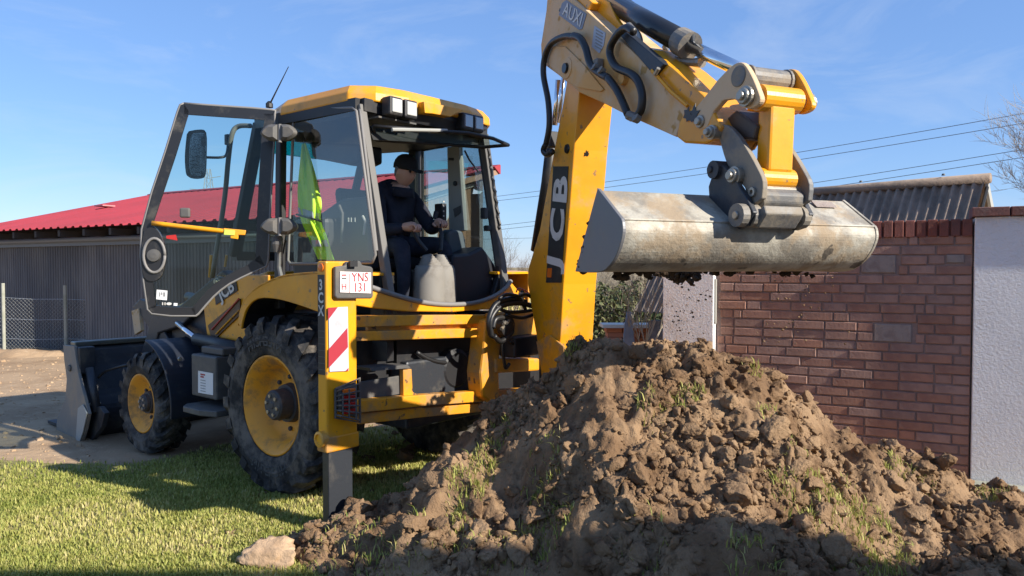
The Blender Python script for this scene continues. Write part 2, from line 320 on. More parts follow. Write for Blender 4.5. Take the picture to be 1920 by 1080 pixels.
while len(P) < 175000:
    y = RNG.uniform(3.0, 8.2); x = RNG.uniform(-.85*y-.6, .4)
    if RNG.uniform() > min(1, (5.2/y)**1.6): continue
    if not in_lawn(x, y): continue
    c = .5+.5*fbm(x, y, 1.6, 21); g = .5+.5*fbm(x, y, 7, 33, 3)
    if c > .66 and RNG.uniform() < .6: continue
    edge = lawn_edge(x)-y
    if edge < 1.1 and RNG.uniform() > (edge/1.1)**1.3+.04: continue
    P.append((x, y, ground_z(x, y)+.008)); H.append(RNG.uniform(.022, .046)*(.75+.5*g)); T.append(np.clip(.2+.55*c+.35*(g-.5)+RNG.normal(0, .18), 0, 1))
tag(put('grass', blades(P, np.array(H), 'grass', np.array(T)), GRASS), 'short yellow-green lawn grass', 'grass', kind='stuff')

# ------------------------------------------------------------------ the heap of dug soil
RID = [(-1.42, 4.35, .0), (-1.18, 4.5, .13), (-.92, 4.6, .30), (-.64, 4.7, .40), (-.36, 4.8, .57), (-.05, 4.85, .80), (.18, 4.85, .90), (.36, 4.82, 1.02), (.55, 4.8, 1.18), (.85, 4.8, 1.25), (1.2, 4.85, 1.19), (1.54, 4.9, 1.0), (1.95, 4.92, .78), (2.24, 4.92, .60), (2.6, 4.92, .45), (2.95, 4.9, .30), (3.3, 4.9, .20), (3.8, 4.7, .14), (4.4, 4.5, .12), (5.2, 4.3, .12)]
RX = [r[0] for r in RID]; RY = [r[1] for r in RID]; RZ = [r[2] for r in RID]
def lump(x, y, s, seed):      # cauliflower-like clods: ridged cells
    c = noise.voronoi(V((x*s+seed, y*s, seed)))[0]; return max(0, .75-c[0])
SY = [3.70, 3.95, 4.20, 4.50, 4.85, 5.0]; SX = [-.66, -.54, -.38, -.22, -.05, .0]; SZ = [.02, .24, .46, .68, .84, .78]
def sstep(a, b, t): t = min(1, max(0, (t-a)/(b-a))); return t*t*(3-2*t)
def crumb(x, y): return sstep(-.25, .35, fbm(x, y, 2.1, 41, 3))       # 0 = smooth slab, 1 = crumbly
def heap_z(x, y):
    wx = x + .12*fbm(x, y, 1.3, 5); yr = np.interp(wx, RX, RY); zr = np.interp(wx, RX, RZ)
    d = y-yr; kf = .40 + .22*sstep(-.35, .15, wx) - .44*sstep(1.9, 3.0, wx)
    z = zr - (kf*max(0, -d-.10) + .10*min(.1, max(0, -d)) if d < 0 else .95*max(0, d-.1))
    if 3.7 < y < 5.0:                                   # the spur running down towards the lawn
        dx = wx-np.interp(y, SY, SX); zs = np.interp(y, SY, SZ) + (1.25*dx if dx < 0 else -.22*dx); z = max(z, zs if dx < .5 else z)
    z = max(z, -.15)
    amp = min(1, max(0, (z+.12)/.25)); cr = .25+.75*crumb(x, y)
    z += amp*(.17*fbm(x, y, 1.7, 11, 3) + .15*lump(x+.2*fbm(x, y, 3, 8), y+.2*fbm(x, y, 3, 9), 3.0, 2.3) + .055*lump(x+.06*fbm(x, y, 9, 8), y, 8, 7.1) + .07*fbm(x, y, 6.5, 2, 3)*(.5+.5*cr) + cr*(.03*lump(x+.03*fbm(x, y, 20, 4, 2), y, 20, 4.2) + .036*fbm(x, y, 22, 1, 4)) - .12)
    return z
v, f = grid(-1.9, 4.6, 2.6, 6.3, 690, 400, heap_z)
q = v.copy()
for k in range(len(v)):       # push sideways too, so clods overhang a little
    x, y, z = v[k]
    if z > -.02:
        cr = .3+.7*crumb(x, y); nv = noise.noise_vector(V((x*9, y*9, z*9)))*.028 + noise.noise_vector(V((x*24, y*24, z*24)))*.026 + noise.noise_vector(V((x*55, y*55, z*55)))*.013
        q[k] += nv*cr
keep = (v[f].max(axis=1)[:, 2] > -.06); f = f[keep]
used = np.unique(f); rm = -np.ones(len(q), int); rm[used] = np.arange(len(used))
heap = put('soil_heap', np_mesh('soil_heap', q[used], rm[f]), SOIL, smooth=False)
tag(heap, 'large heap of freshly dug brown soil in front of the backhoe', 'soil heap')
# loose clods, joined into one uncountable mass
def ico_arrays(n):
    b = bmesh.new(); bmesh.ops.create_icosphere(b, subdivisions=n, radius=1); a = (np.array([x.co[:] for x in b.verts]), np.array([[k.index for k in x.verts] for x in b.faces])); b.free(); return a
IV1, IF1 = ico_arrays(1); IV, IF = ico_arrays(3); IV3, IF3 = ico_arrays(4)
def clod_shapes(iv, n, amp, fine):
    out = []
    for k in range(n):
        sd = V((k*7.3, k*3.1, k*1.7)); sc_ = np.array([1, RNG.uniform(.6, 1), RNG.uniform(.5, .85)])
        P_ = np.array([np.array(p)*(1+amp*noise.fractal(V(p)*1.3+sd, 1, 2, 2)) for p in iv])
        for _ in range(9):                       # break it along flat faces
            n_ = RNG.normal(size=3); n_ /= np.linalg.norm(n_); t_ = P_ @ n_ - RNG.uniform(.38, .72); P_ -= np.outer(np.maximum(t_, 0)*.9, n_)
        P_ *= 1.25*sc_
        out.append(np.array([p*(1+fine*.55*noise.fractal(V(p)*5+sd, .5, 2.2, 3)) for p in P_]))
    return out
CL1 = clod_shapes(IV1, 30, .35, .15); CL = clod_shapes(IV, 24, .4, .26); CL3 = clod_shapes(IV3, 12, .45, .30)
def clods(name, spots, material, parent=None, big=.045):
    vs, fs, n = [], [], 0
    for x, y, z, r in spots:
        S, F = (random.choice(CL3), IF3) if r > big else ((random.choice(CL), IF) if r > .013 else (random.choice(CL1), IF1))
        a = random.uniform(0, 6.28); c, s = math.cos(a), math.sin(a); Rm = np.array([[c, -s, 0], [s, c, 0], [0, 0, 1]])
        b = random.uniform(0, 6.28); c, s = math.cos(b), math.sin(b); Rm = Rm @ np.array([[1, 0, 0], [0, c, -s], [0, s, c]])
        vs.append((S*r) @ Rm.T + np.array([x, y, z])); fs.append(F+n); n += len(S)
    return put(name, np_mesh(name, np.concatenate(vs), np.concatenate(fs)), material, parent)
spots = []
while len(spots) < 19000:
    x, y = random.uniform(-1.6, 4.3), random.uniform(2.9, 5.6); z = heap_z(x, y)
    if z < -.03: continue
    r = .0050*random.paretovariate(1.35)
    if r > .085 or (r > .035 and random.random() < .5): continue
    if random.random() > .12+crumb(x, y): continue
    spots.append((x, y, z+r*random.uniform(-.2, .5), r))
for _ in range(260):           # scattered crumbs round the foot of the heap
    x, y = random.uniform(-2.0, -.6), random.uniform(3.9, 5.6); spots.append((x, y, max(heap_z(x, y), ground_z(x, y)+.01), min(.028, .007*random.paretovariate(1.6))))
o = clods('clods', [s for s in spots if s[3] < .13], SOIL, heap); tag(o, kind='stuff')
# tufts of turf turned up in the soil
P, H, T = [], [], []
def turf(px, py, n, r, z0=None, hmax=.075):
    # march the pixel ray until it meets the heap
    d = ray(px, py); t = 2.4
    while t < 8:
        p = C0 + d*t
        if p.z < max(heap_z(p.x, p.y), 0): break
        t += .02
    for _ in range(int(n*.8)):
        a = random.uniform(0, 6.28); rr = r*math.sqrt(random.random()); x, y = p.x+rr*math.cos(a), p.y+rr*math.sin(a)*1.1
        P.append((x, y, max(heap_z(x, y), 0)-.005)); H.append(random.uniform(.03, hmax)); T.append(min(1, max(0, random.gauss(.42, .25))))
for px, py, n, r in ((1100, 628, 260, .12), (1075, 645, 160, .08), (930, 820, 220, .10), (870, 925, 300, .12), (905, 880, 180, .08), (1015, 900, 90, .12), (1020, 960, 260, .14), (1045, 985, 160, .10), (1225, 775, 120, .10), (1280, 760, 110, .08), (1305, 740, 60, .06), (1580, 990, 700, .28), (1640, 1010, 400, .22), (1480, 935, 160, .12), (1410, 695, 70, .06), (1450, 790, 60, .10),
                     (740, 1040, 300, .22), (860, 1020, 200, .16), (1680, 880, 80, .07), (1730, 905, 80, .07), (1860, 940, 140, .10), (640, 1050, 250, .25), (1540, 930, 80, .08), (880, 770, 60, .07), (1410, 1060, 120, .12), (960, 1060, 120, .2), (1200, 1050, 60, .15)):
    turf(px, py, n, r)
tag(put('turf_tufts', blades(P, np.array(H), 'turf_tufts', np.array(T), .0032, 1.1), GRASS), 'green grass tufts sticking out of the dug soil', 'grass', kind='stuff')
# earth and rank grass behind the machine
spots = []
while len(spots) < 700:
    x, y = random.uniform(-1.3, 1.0), random.uniform(6.4, 9.4); p = V((x, y, 0)); q_ = p-O
    spots.append((x, y, ground_z(x, y)+.16*max(0, 1-abs(y-8.3)/.9)+.01, .014*random.paretovariate(1.6)))
tag(clods('loose_earth', [s for s in spots if s[3] < .12], SOIL), 'loose clods of earth on the ground beyond the backhoe', 'earth', kind='stuff')
spots = []
while len(spots) < 900:
    y = random.uniform(6.6, 13.8); x = random.uniform(-.72*y, -.35*y)
    if y < lawn_edge(x)-.3 or (V((x, y, 0))-O).dot(LF) < 1.25 and (V((x, y, 0))-O).dot(FW) < 4.1: continue
    r = .008*random.paretovariate(1.7)
    if r < .05: spots.append((x, y, ground_z(x, y)+.004, r))
tag(clods('track_clods', spots, DIRT), 'small clods and stones strewn over the dirt track', 'stones', kind='stuff')
spots = [(p.x+random.gauss(0, .16), p.y+random.gauss(0, .12), .012, min(.03, .007*random.paretovariate(1.5))) for p in [M(-1.04, 1.17, 0)] for _ in range(130)]
tag(clods('foot_soil', spots, SOIL), 'crumbs of soil pressed up round the stabiliser foot', 'soil', kind='stuff')
def stone(px, py, r, name, label, z=None, sq=(1, .7, .6)):
    p = PZ(px, py, .02) if z is None else PZ(px, py, z); S = random.choice(CL3)*np.array(sq)*r
    o = put(name, np_mesh(name, S+np.array([p.x, p.y, (z or 0)+r*.35]), IF3), STONE, smooth=True); tag(o, label, 'stone'); return o
stone(503, 1058, .13, 'earth_lump', 'pale tan lump of earth lying on the lawn left of the soil heap', sq=(1.1, .75, .8))

# ------------------------------------------------------------------ brick wall, rendered wall, pillar
WD = V((-math.sin(rad(62)), math.cos(rad(62)), 0)); WN = V((-math.cos(rad(62)), -math.sin(rad(62)), 0)); WO = V((3.58, 5.80, 0))   # along, outwards (towards the lawn), corner
def W(t, n, z): return WO + WD*t + WN*n + UP*z
WL = 1.96
wall = MB().box(W(.005, -.24, -.1), WD*WL, WN*.240, UP*2.02).build('brick_wall', MORT)
tag(wall, 'brown red brick garden wall with an upright brick course along its top', 'wall')
def brick_mesh(name, l, h, d, m):
    mb = MB(); j = .004
    pts = lambda n, k: [V((k, n, k)), V((l-k, n, k)), V((l-k, n, h-k)), V((k, n, h-k))]
    vs = pts(0, 0) + pts(d-.006, 0) + pts(d, .005)
    mb.add(vs, [(0, 1, 5, 4), (1, 2, 6, 5), (2, 3, 7, 6), (3, 0, 4, 7), (4, 5, 9, 8), (5, 6, 10, 9), (6, 7, 11, 10), (7, 4, 8, 11), (8, 9, 10, 11)])
    me = mb.mesh(name); me.materials.append(m); return me
BR = {l: brick_mesh('brick', l, .067, .03, BRICK) for l in (.238, .18, .112, .06)}
Rw = Matrix((WD.to_tuple(), WN.to_tuple(), UP.to_tuple())).transposed().to_4x4()
def place(name, me, p, parent):
    o = bpy.data.objects.new(name, me); COL.objects.link(o); o.matrix_world = Matrix.Translation(p) @ Rw; o.parent = parent; o.matrix_parent_inverse = Matrix.Identity(4); return o
blocks = [(.535, 1.64, .25, .143), (.414, 1.08, .27, .143), (.06, 1.72, .12, .064)]
random.seed(12); z = .06; row = 0; J = .011
while z < 1.90:
    cuts = sorted((b[0]-J, b[0]+b[2]+J) for b in blocks if b[1]-.02 < z+.03 < b[1]+b[3]+.02)
    segs = []; a = .008
    for c0_, c1_ in cuts: segs.append((a, c0_)); a = c1_
    segs.append((a, WL-.004))
    for a, e in segs:
        first = row % 2
        while e-a > .059:
            fit = [l for l in (.238, .18, .112, .06) if a+l <= e+.002]
            l = .112 if (first and .112 in fit) else (fit[0] if random.random() < .8 else random.choice(fit)); first = 0
            if 0 < e-(a+l+J) < .055 and l > .112: l = .18 if (l == .238 and e-(a+.18+J) >= .055) else l
            place('brick', BR[l], W(a, -.018+random.uniform(-.004, .004), z+random.uniform(-.002, .002)), wall); a += l+J
    z += .0785; row += 1
for t, zz, l, h in blocks: place('stone_block', brick_mesh('stone_block', l, h, .03, PALEB), W(t, -.016, zz), wall)
cm = brick_mesh('coping_brick', .066, .135, .03, BRICKC)
k = 0
while .01+k*.0785 < WL-.06:
    place('coping_brick', cm, W(.01+k*.0785, -.008+random.uniform(-.004, .004), 1.925+random.uniform(-.002, .002)), wall); k += 1
MB().box(W(.006, -.245, 1.921), WD*(WL-.01), WN*.236, UP*.13).build('coping', BRICKC, wall)
# white rendered wall nearer the camera, brick capped
ww = MB().box(W(-4.5, -.26, -.1), WD*4.495, WN*.31, UP*2.17).build('white_wall', WALLW, bevel=.006)
tag(ww, 'rough white rendered wall with a brick cap at the right edge', 'wall')
k = 0
cb = brick_mesh('cap_brick', .24, .07, .40, BRICKC)
while k*.25 < 4.4:
    o = place('cap_brick', cb, W(-.225-k*.25, -.31, 2.073), ww); k += 1
tag(MB().box(W(-4.5, .052, -.05), WD*4.55, WN*.16, UP*.09).build('kerb', CONC, bevel=.01), kind='structure')
# white pillar at the far end of the brick wall
pw = .46
pil = MB().box(W(WL+.012, -.26, -.1), WD*pw, WN*.36, UP*2.12).build('white_pillar', WALLS, bevel=.006)
tag(pil, 'white rendered pillar spattered with soil beyond the brick wall', 'pillar')
MB().box(W(WL-.03, -.3, 2.021), WD*(pw+.08), WN*.44, UP*.06).build('cap', BRICKC, pil)
MB().box(W(WL-.002, .03, 1.18), WD*.012, WN*.045, UP*.40).build('latch_plate', LGR, pil)

# ------------------------------------------------------------------ shed with corrugated roof behind the brick wall
def shed():
    SD = V((-math.sin(rad(42)), math.cos(rad(42)), 0)); SN = V((-math.cos(rad(42)), -math.sin(rad(42)), 0))
    def W(t, n, z): return V((3.58, 5.80, 0)) + SD*t + SN*n + UP*z
    WD, WN = SD, SN
    root = empty('shed', W(1.5, -3, 0))
    tag(root, 'small steep shed with corrugated grey fibre cement roof behind the brick wall', 'shed')
    ridge_n, ridge_z, eave_n, eave_z = -2.6, 2.60, -1.5, 1.08
    t0, t1 = .66, 4.55
    pitch = .098; n = int((t1-t0)/pitch*8)
    sl = V((0, eave_n-ridge_n, eave_z-ridge_z)); L = math.hypot(sl.y, sl.z); nx, nz = -sl.z/L, sl.y/L   # normal in (n,z)
    rows = []
    for s in (0, .5, 1):
        rows.append([W(t0+(t1-t0)*k/n, ridge_n+sl.y*s+nx*.026*math.cos(2*math.pi*k/8), ridge_z+sl.z*s+nz*.026*math.cos(2*math.pi*k/8)) for k in range(n+1)])
    mb = MB(); m = n+1
    under = [[p - (WN*nx+UP*nz)*.008 for p in r] for r in rows]
    for R_ in (rows, under):
        mb.add([p for r in R_ for p in r], [(i*m+k, i*m+k+1, (i+1)*m+k+1, (i+1)*m+k) for i in range(2) for k in range(n)])
    mb.build('roof_sheet', CORR, root, smooth=True)
    rows = []
    for s in (0, 1):
        rows.append([W(t0+(t1-t0)*k/n, ridge_n-1.1*s, ridge_z-1.52*s+.026*math.cos(2*math.pi*k/8)) for k in range(n+1)])
    mb = MB(); mb.add([p for r in rows for p in r], [(k, k+1, m+k+1, m+k) for k in range(n)]); mb.build('roof_sheet', CORR, root, smooth=True)
    rp = MB()
    rp.tube([W(t0-.05, ridge_n, ridge_z+.035), W(t1, ridge_n, ridge_z+.03)], .055, 12); rp.build('ridge_cap', CORR, root, smooth=True)
    for t in np.arange(t0+.4, t1, .9): MB().lathe(W(t, ridge_n+.03, ridge_z+.10), UP, [(0, .02), (.02, .015)], 8).build('ridge_bolt', GRY, root)
    MB().prism([W(t0+.12, eave_n-.15, -.1), W(t0+.12, ridge_n-1.0, -.1), W(t0+.12, ridge_n-1.0, eave_z+.05), W(t0+.12, ridge_n, ridge_z-.09), W(t0+.12, eave_n-.15, eave_z+.02)], WD*.2).build('gable_wall', GABLE, root)
    MB().box(W(t0+.33, eave_n-.32, -.1), WD*(t1-t0-.5), WN*.2, UP*(eave_z-.02)).build('wall', mat('dark_block', (.10, .092, .088), .95, c2=(.15, .135, .125), ns=9, bump=.6, bs=30), root)
    for nn, zz in ((eave_n, eave_z),):
        MB().tube([W(t0-.02, ridge_n, ridge_z-.06), W(t0-.02, ridge_n+.25, ridge_z-.42), W(t0-.02, ridge_n+.28, ridge_z-.75)], .018, 6).build('cable', HOSE, root)
    bb = MB(); a, b_ = W(t0-.03, ridge_n, ridge_z+.03), W(t0-.03, ridge_n-1.1, ridge_z-1.52)
    bb.box(a, b_-a, WD*.03, UP*-.13).build('barge_board', LGR, root)
shed()

# ------------------------------------------------------------------ barn with the red roof
BU = V((-.86, .51, 0)).normalized(); BN = V((-.51, -.86, 0)).normalized(); BO = V((-2.75, 10.69, 0))     # along the eave, outwards
def Bp(t, n, z): return BO + BU*t + BN*n + UP*z
def barn():
    root = empty('barn', Bp(5.5, -4, 0)); tag(root, 'long dark grey barn with a red sheet roof behind the backhoe', 'barn')
    He, Hr, wd, L = 2.43, 3.67, 4.87, 11.1
    w_in = .55
    # wall core and ribbed cladding, sheet by sheet
    MB().box(Bp(.1, -w_in-.15, -.1), BU*(L-.2), BN*.13, UP*2.62).build('wall_core', DARKV, root)
    sheet = 1.0; t = .06
    while t < L-.1:
        l = min(sheet, L-.06-t); mb = MB(); pts = []; nrib = int(l/.09)
        prof = []
        for k in range(nrib): prof += [(t+k*.09, 0), (t+k*.09+.045, 0), (t+k*.09+.055, .016), (t+k*.09+.08, .016)]
        prof.append((t+l, 0))
        lo = [Bp(a, -w_in+.0+b, -.08) for a, b in prof]; hi = [Bp(a, -w_in+b, 2.12) for a, b in prof]; m = len(prof)
        mb.add(lo+hi, [(k, k+1, m+k+1, m+k) for k in range(m-1)]); mb.build('cladding_sheet', BARNW, root); t += sheet
    MB().box(Bp(.0, -w_in+.02, 2.10), BU*L, BN*.06, UP*.15).build('fascia_board', FASC, root)
    MB().tube([Bp(0, -w_in+.12, 2.22), Bp(L, -w_in+.12, 2.22)], .05, 10).build('gutter', FASC, root, smooth=True)
    for k in range(14): MB().box(Bp(.15+k*.83, -w_in-.1, 2.26), BU*.07, BN*.62, UP*.12).build('rafter_end', mat('rafter', (.05, .045, .04), .9), root)
    # corrugated roof, two slopes
    pitch = .25; n = int(L/pitch*8)
    for sg in (1,):
        top = []; bot = []
        for k in range(n+1):
            h_ = .016*(1 if (k % 8) in (0, 1, 2) else -1)
            top.append(Bp(L*k/n, -wd, Hr+h_)); bot.append(Bp(L*k/n, -wd+sg*wd, He+h_))
        mb = MB(); m = n+1; mb.add(top+bot, [(k, k+1, m+k+1, m+k) for k in range(n)])
        mb.add([p-UP*.006 for p in top+bot], [(k, k+1, m+k+1, m+k) for k in range(n)]); mb.build('roof_sheet', REDROOF, root)
    MB().prism([Bp(-.03, -wd+.2, Hr-.02), Bp(-.03, -wd, Hr+.045), Bp(-.03, -wd-.03, Hr+.03), Bp(-.03, -wd-.03, Hr-.14), Bp(-.03, -wd, Hr-.14)], BU*(L+.06)).build('ridge_cap', REDROOF, root)
    # timber gable at the near end, board by board
    k = 0
    while k*.145 < wd-.72:
        nn = -w_in - k*.145; zt = Hr-.10 - abs(nn+wd)*(Hr-He)/wd
        MB().box(Bp(.30, nn, -.1), BN*-.138, BU*.025, UP*(zt)).build('gable_board', TIMB, root); k += 1
    MB().box(Bp(.1, -wd+.42, -.1), BU*(L-.2), BN*.12, UP*(Hr-.15)).build('rear_wall', BARNW, root)
    for sg in (1,):
        a, b_ = Bp(.0, -wd, Hr-.05), Bp(.0, -wd+sg*wd, He-.05); MB().box(a, b_-a, BU*.05, UP*-.10).build('barge_board', TIMB, root)
        a, b_ = Bp(.24, -wd, Hr-.22), Bp(.24, -wd+sg*wd, He-.22); MB().box(a, b_-a, BU*.05, UP*-.07).build('gable_batten', LGR, root)
    MB().box(Bp(9.2, -2.6, 3.1), BU*.35, BN*.3, UP*.03).build('roof_patch', mat('pale_red_patch', (.6, .2, .2), .5), root)
barn()

# ------------------------------------------------------------------ wire fence before the barn
def fence():
    root = empty('wire_fence', PZ(64, 662, 0)); tag(root, 'chain link wire fence on thin pale posts before the dark barn', 'fence')
    posts = [(-110, 531, 655), (8, 531, 658), (124, 535, 656), (264, 538, 655)]
    base = []
    for px, yt, yb in posts:
        g = PZ(px, 661, 0); tp = PY(px, yt, g.y); base.append((g, tp.z))
        MB().tube([g-UP*.1, V((g.x, g.y, tp.z))], .032, 8).build('post', CONC, root)
    for fr in (.97, .60, .25):
        for (a, za), (b, zb) in zip(base, base[1:]):
            p0, p1 = a+UP*za*fr*.82, b+UP*zb*fr*.82; MB().tube([p0, (p0+p1)/2-UP*.02, p1], .0045, 5).build('strand', WIRE, root)
    mb = MB()
    for (a, za), (b, zb) in zip(base, base[1:]):
        d = b-a; H_ = za*.78; n = int(d.length/.075)
        for k in range(-int(H_/.075), n):
            s0, s1 = max(0, k)/n, min(n, k+H_/.075)/n; z0 = (max(0, k)-k)*.075; z1 = (min(n, k+H_/.075)-k)*.075
            mb.tube([a+d*s0+UP*z0, a+d*s1+UP*z1], .0022, 3, caps=False); mb.tube([a+d*s0+UP*(H_-z0), a+d*s1+UP*(H_-z1)], .0022, 3, caps=False)
    tag(mb.build('chain_link_mesh', WIRE, root), kind='stuff')
    n = 0
fence()
# ------------------------------------------------------------------ bare trees, bushes
def branches(mb, p, d, r, L, lvl, tips=None, spread=.55, up=.25, kids=(2, 4), thick=.0):
    n = 5; pts = [p]; dd = d.normalized()
    for k in range(n):
        dd = (dd + V((random.gauss(0, .10), random.gauss(0, .10), random.gauss(0, .06)+up*.12))).normalized(); pts.append(pts[-1]+dd*L/n)
    r1 = r*(.55 if lvl else .3); mb.tube(pts, [r+(r1-r)*k/n for k in range(n+1)], 6 if r > .02 else 4, caps=False)
    if lvl == 0: return
    for k in range(random.randint(*kids)+1):
        i = random.randint(2, n); a = random.uniform(0, 6.28); s = spread*random.uniform(.7, 1.3); o = dd.orthogonal().normalized(); o.rotate(Matrix.Rotation(a, 3, dd))
        nd = (dd*math.cos(s)+o*math.sin(s)+UP*up*.5).normalized(); branches(mb, pts[i], nd, max(r*(1-i/n*.45)*.55, .003), L*random.uniform(.5, .8), lvl-1, tips, spread, up, kids)
def bare_tree(name, base, h, label, cat, r=.12, lvl=5, m=BARK, kids=(2, 4), spread=.55, stems=1, seed=1, up=.3, lean=(0, 0)):
    random.seed(seed); root = empty(name, base); tag(root, label, cat)
    mb = MB(); tr = [base-UP*.1, base+V((lean[0]*.3, lean[1]*.3, h*.18)), base+V((lean[0], lean[1], h*.32))]
    if stems == 1:
        MB().tube(tr, [r, r*.8, r*.65], 10).build('trunk', m, root)
        for k in range(4): branches(mb, tr[2]-UP*h*.03*k, V((random.uniform(-.6, .6), random.uniform(-.6, .6), 1)), r*.5, h*.32, lvl-1, None, spread, up, kids)
    else:
        for k in range(stems): branches(mb, base+V((random.uniform(-.2, .2), random.uniform(-.2, .2), -.05)), V((random.uniform(-.5, .5), random.uniform(-.5, .5), 1)), r, h*.5, lvl-1, None, spread, up, kids)
    mb.build('crown', m, root); random.seed(seed+99)
bare_tree('bare_tree', V((9.3, 11.8, 0)), 4.5, 'bare leafless tree rising behind the white wall at the right edge', 'tree', .11, 6, mat('pale_bark', (.42, .39, .35), .9), (3, 5), .55, seed=5, lean=(-.1, 0))
bare_tree('bare_sapling', V((1.145, 7.3, 0)), 2.0, 'small bare sapling with pale branches beyond the soil heap', 'tree', .035, 4, TWIG, (2, 3), .5, seed=11)
for k, (px, Y, h, lb) in enumerate(((965, 24, 2.3, 'thin bare bush on the dry field right of the cab'), (1145, 17, 2.0, 'leafless shrub standing right beside the raised yellow boom'), (1195, 19, 2.2, 'leafless shrub in front of the low shed roof edge'))):
    bare_tree('bare_bush', V(((px-960)/FPX*Y, Y, -.1)), h, lb, 'bush', .022, 5, TWIG if k else BARK, (2, 4), .6, stems=7, seed=20+k)
def leafy(name, c, rx, ry, rz, n, label, m=LEAFM, size=.06, seed=3):
    rg = np.random.default_rng(seed); u = rg.normal(size=(n, 3)); u /= np.linalg.norm(u, axis=1)[:, None]; rr = rg.uniform(.2, 1, n)**.4
    lump_ = np.array([1+.35*noise.noise(V(a)*2.5+V((seed, 0, 0))) for a in u]); p = u*rr[:, None]*lump_[:, None]*np.array([rx, ry, rz]); p[:, 2] += rz*.9; p = p[p[:, 2] > 0]; n = len(p)
    a = rg.normal(size=(n, 3)); a /= np.linalg.norm(a, axis=1)[:, None]; b = np.cross(a, rg.normal(size=(n, 3))); b /= np.linalg.norm(b, axis=1)[:, None]
    s = size*rg.uniform(.5, 1.3, n)[:, None]; vv = np.stack([p-a*s, p+b*s*.5, p+a*s, p-b*s*.5], 1).reshape(-1, 3)+np.array(c[:]); ff = np.arange(n*4).reshape(n, 4)
    root = empty(name, c); tag(root, label, 'bush'); put('foliage', np_mesh('foliage', vv, ff), m, root)
    mb = MB(); random.seed(seed)
    for k in range(7): branches(mb, V(c), V((random.uniform(-.6, .6), random.uniform(-.6, .6), 1)), .03, rz*1.1, 2)
    mb.build('stems', BARK, root)
leafy('evergreen_bush', V((2.1, 15.5, -.1)), 1.1, .9, .75, 5000, 'dense olive green bush between the boom and the shed', seed=4)
leafy('evergreen_bush', V((3.4, 19.5, -.1)), 1.5, .9, .8, 5000, 'brownish hedge bush beyond the low shed', mat('dry_leaf', (.17, .14, .075), .9, c2=(.08, .095, .035), ns=2), seed=8)
# rough scrub along the far side of the field
vv = []; 
P, H, T = [], [], []
for _ in range(26000):
    y = random.uniform(26, 60); x = random.uniform(-.03*y, .26*y); P.append((x, y, -.12)); H.append(random.uniform(.15, .75)); T.append(min(1, random.gauss(.86, .18)))
tag(put('dry_grass', blades(P, np.array(H), 'dry_grass', np.array(T), .03, .6), GRASS), 'dry tan grass on the far field', 'grass', kind='stuff')
# low brick stack and blue grey sack beyond the heap
def stack():
    root = empty('brick_stack', V((1.75, 11.2, 0))); tag(root, 'low stack of orange bricks with a pale top beyond the heap', 'brick stack')
    c = V((1.78, 11.2, 0))
    for r_ in range(11):
        for k in range(3): MB().box(c+V((-.36+k*.25+(.02 if r_ % 2 else 0), 0, r_*.07)), V((.235, 0, 0)), V((0, .3, 0)), UP*.064).build('brick', mat('orange_brick', (.42, .15, .07), .9, rnd=.2), root)
    MB().box(c+V((-.42, -.05, .772)), V((.9, 0, 0)), V((0, .42, 0)), UP*.05).build('slab', mat('pale_slab', (.6, .58, .52), .9), root)
stack()
tarp = MB(); c = V((1.145, 7.3, 0))
ringz = [(0, .10), (.5, .085), (.75, .07), (1.0, .05), (1.14, .035), (1.25, .02)]
tarp.loft([[c+V((r*math.cos(a)*(1+.18*math.sin(3*a+z*4)), r*math.sin(a)*(1+.18*math.cos(2*a)), z)) for a in [2*math.pi*k/16 for k in range(16)]] for z, r in ringz])
tag(tarp.build('tree_guard', mat('blue_grey_sleeve', (.15, .19, .26), .7, c2=(.20, .24, .30), ns=8, bump=.3, bs=14), smooth=True), 'blue grey sleeve round a sapling stem behind the heap top', 'tree guard')

# ------------------------------------------------------------------ power lines and a far pylon
def pwire(label, a, b, sag, r):
    pts = [a.lerp(b, k/16) - UP*sag*4*(k/16)*(1-k/16) for k in range(17)]
    tag(MB().tube(pts, r, 5).build('power_line', mat('line_wire', (.09, .10, .12), .5)), label, 'power line', 'power lines across the sky')
for lb, a, b in (('upper wire of the higher pair of power lines in the sky', (700, 392, 150), (2100, 180, 70)), ('lower wire of the higher pair of power lines in the sky', (700, 398, 150), (2100, 200, 70)),
                 ('upper wire of the middle pair of power lines in the sky', (700, 445, 160), (2100, 250, 74)), ('lower wire of the middle pair of power lines in the sky', (700, 451, 160), (2100, 266, 74)),
                 ('lowest power line wire, nearest the horizon', (700, 452, 190), (2100, 385, 120))):
    pwire(lb, PY(*a), PY(*b), 1.2, .035)
def pylon():
    D = 240; b = V(((393-960)/FPX*D, D, 0)); root = empty('pylon', b); tag(root, 'faint steel lattice pylon on the horizon seen through the open door glass', 'pylon')
    mb = MB(); H = 33; wd = lambda z: 3.2*(1-z/H)+.5
    cs = ((1, 1), (1, -1), (-1, -1), (-1, 1)); zs = np.linspace(0, H, 12)
    for sx, sy in cs: mb.tube([b+V((sx*wd(z), sy*wd(z), z)) for z in zs], .12, 4)
    for z0, z1 in zip(zs, zs[1:]):
        for k in range(4):
            p, q_ = cs[k], cs[(k+1) % 4]; mb.tube([b+V((p[0]*wd(z0), p[1]*wd(z0), z0)), b+V((q_[0]*wd(z1), q_[1]*wd(z1), z1))], .07, 4)
    mb.build('tower', mat('pylon_steel', (.3, .32, .34), .6), root)
    for z, l in ((22, 5), (26, 6), (30, 4)):
        MB().tube([b+V((-l, 0, z+.6)), b+V((0, 0, z)), b+V((l, 0, z+.6))], .14, 4).build('cross_arm', MATS['pylon_steel'], root)
pylon()
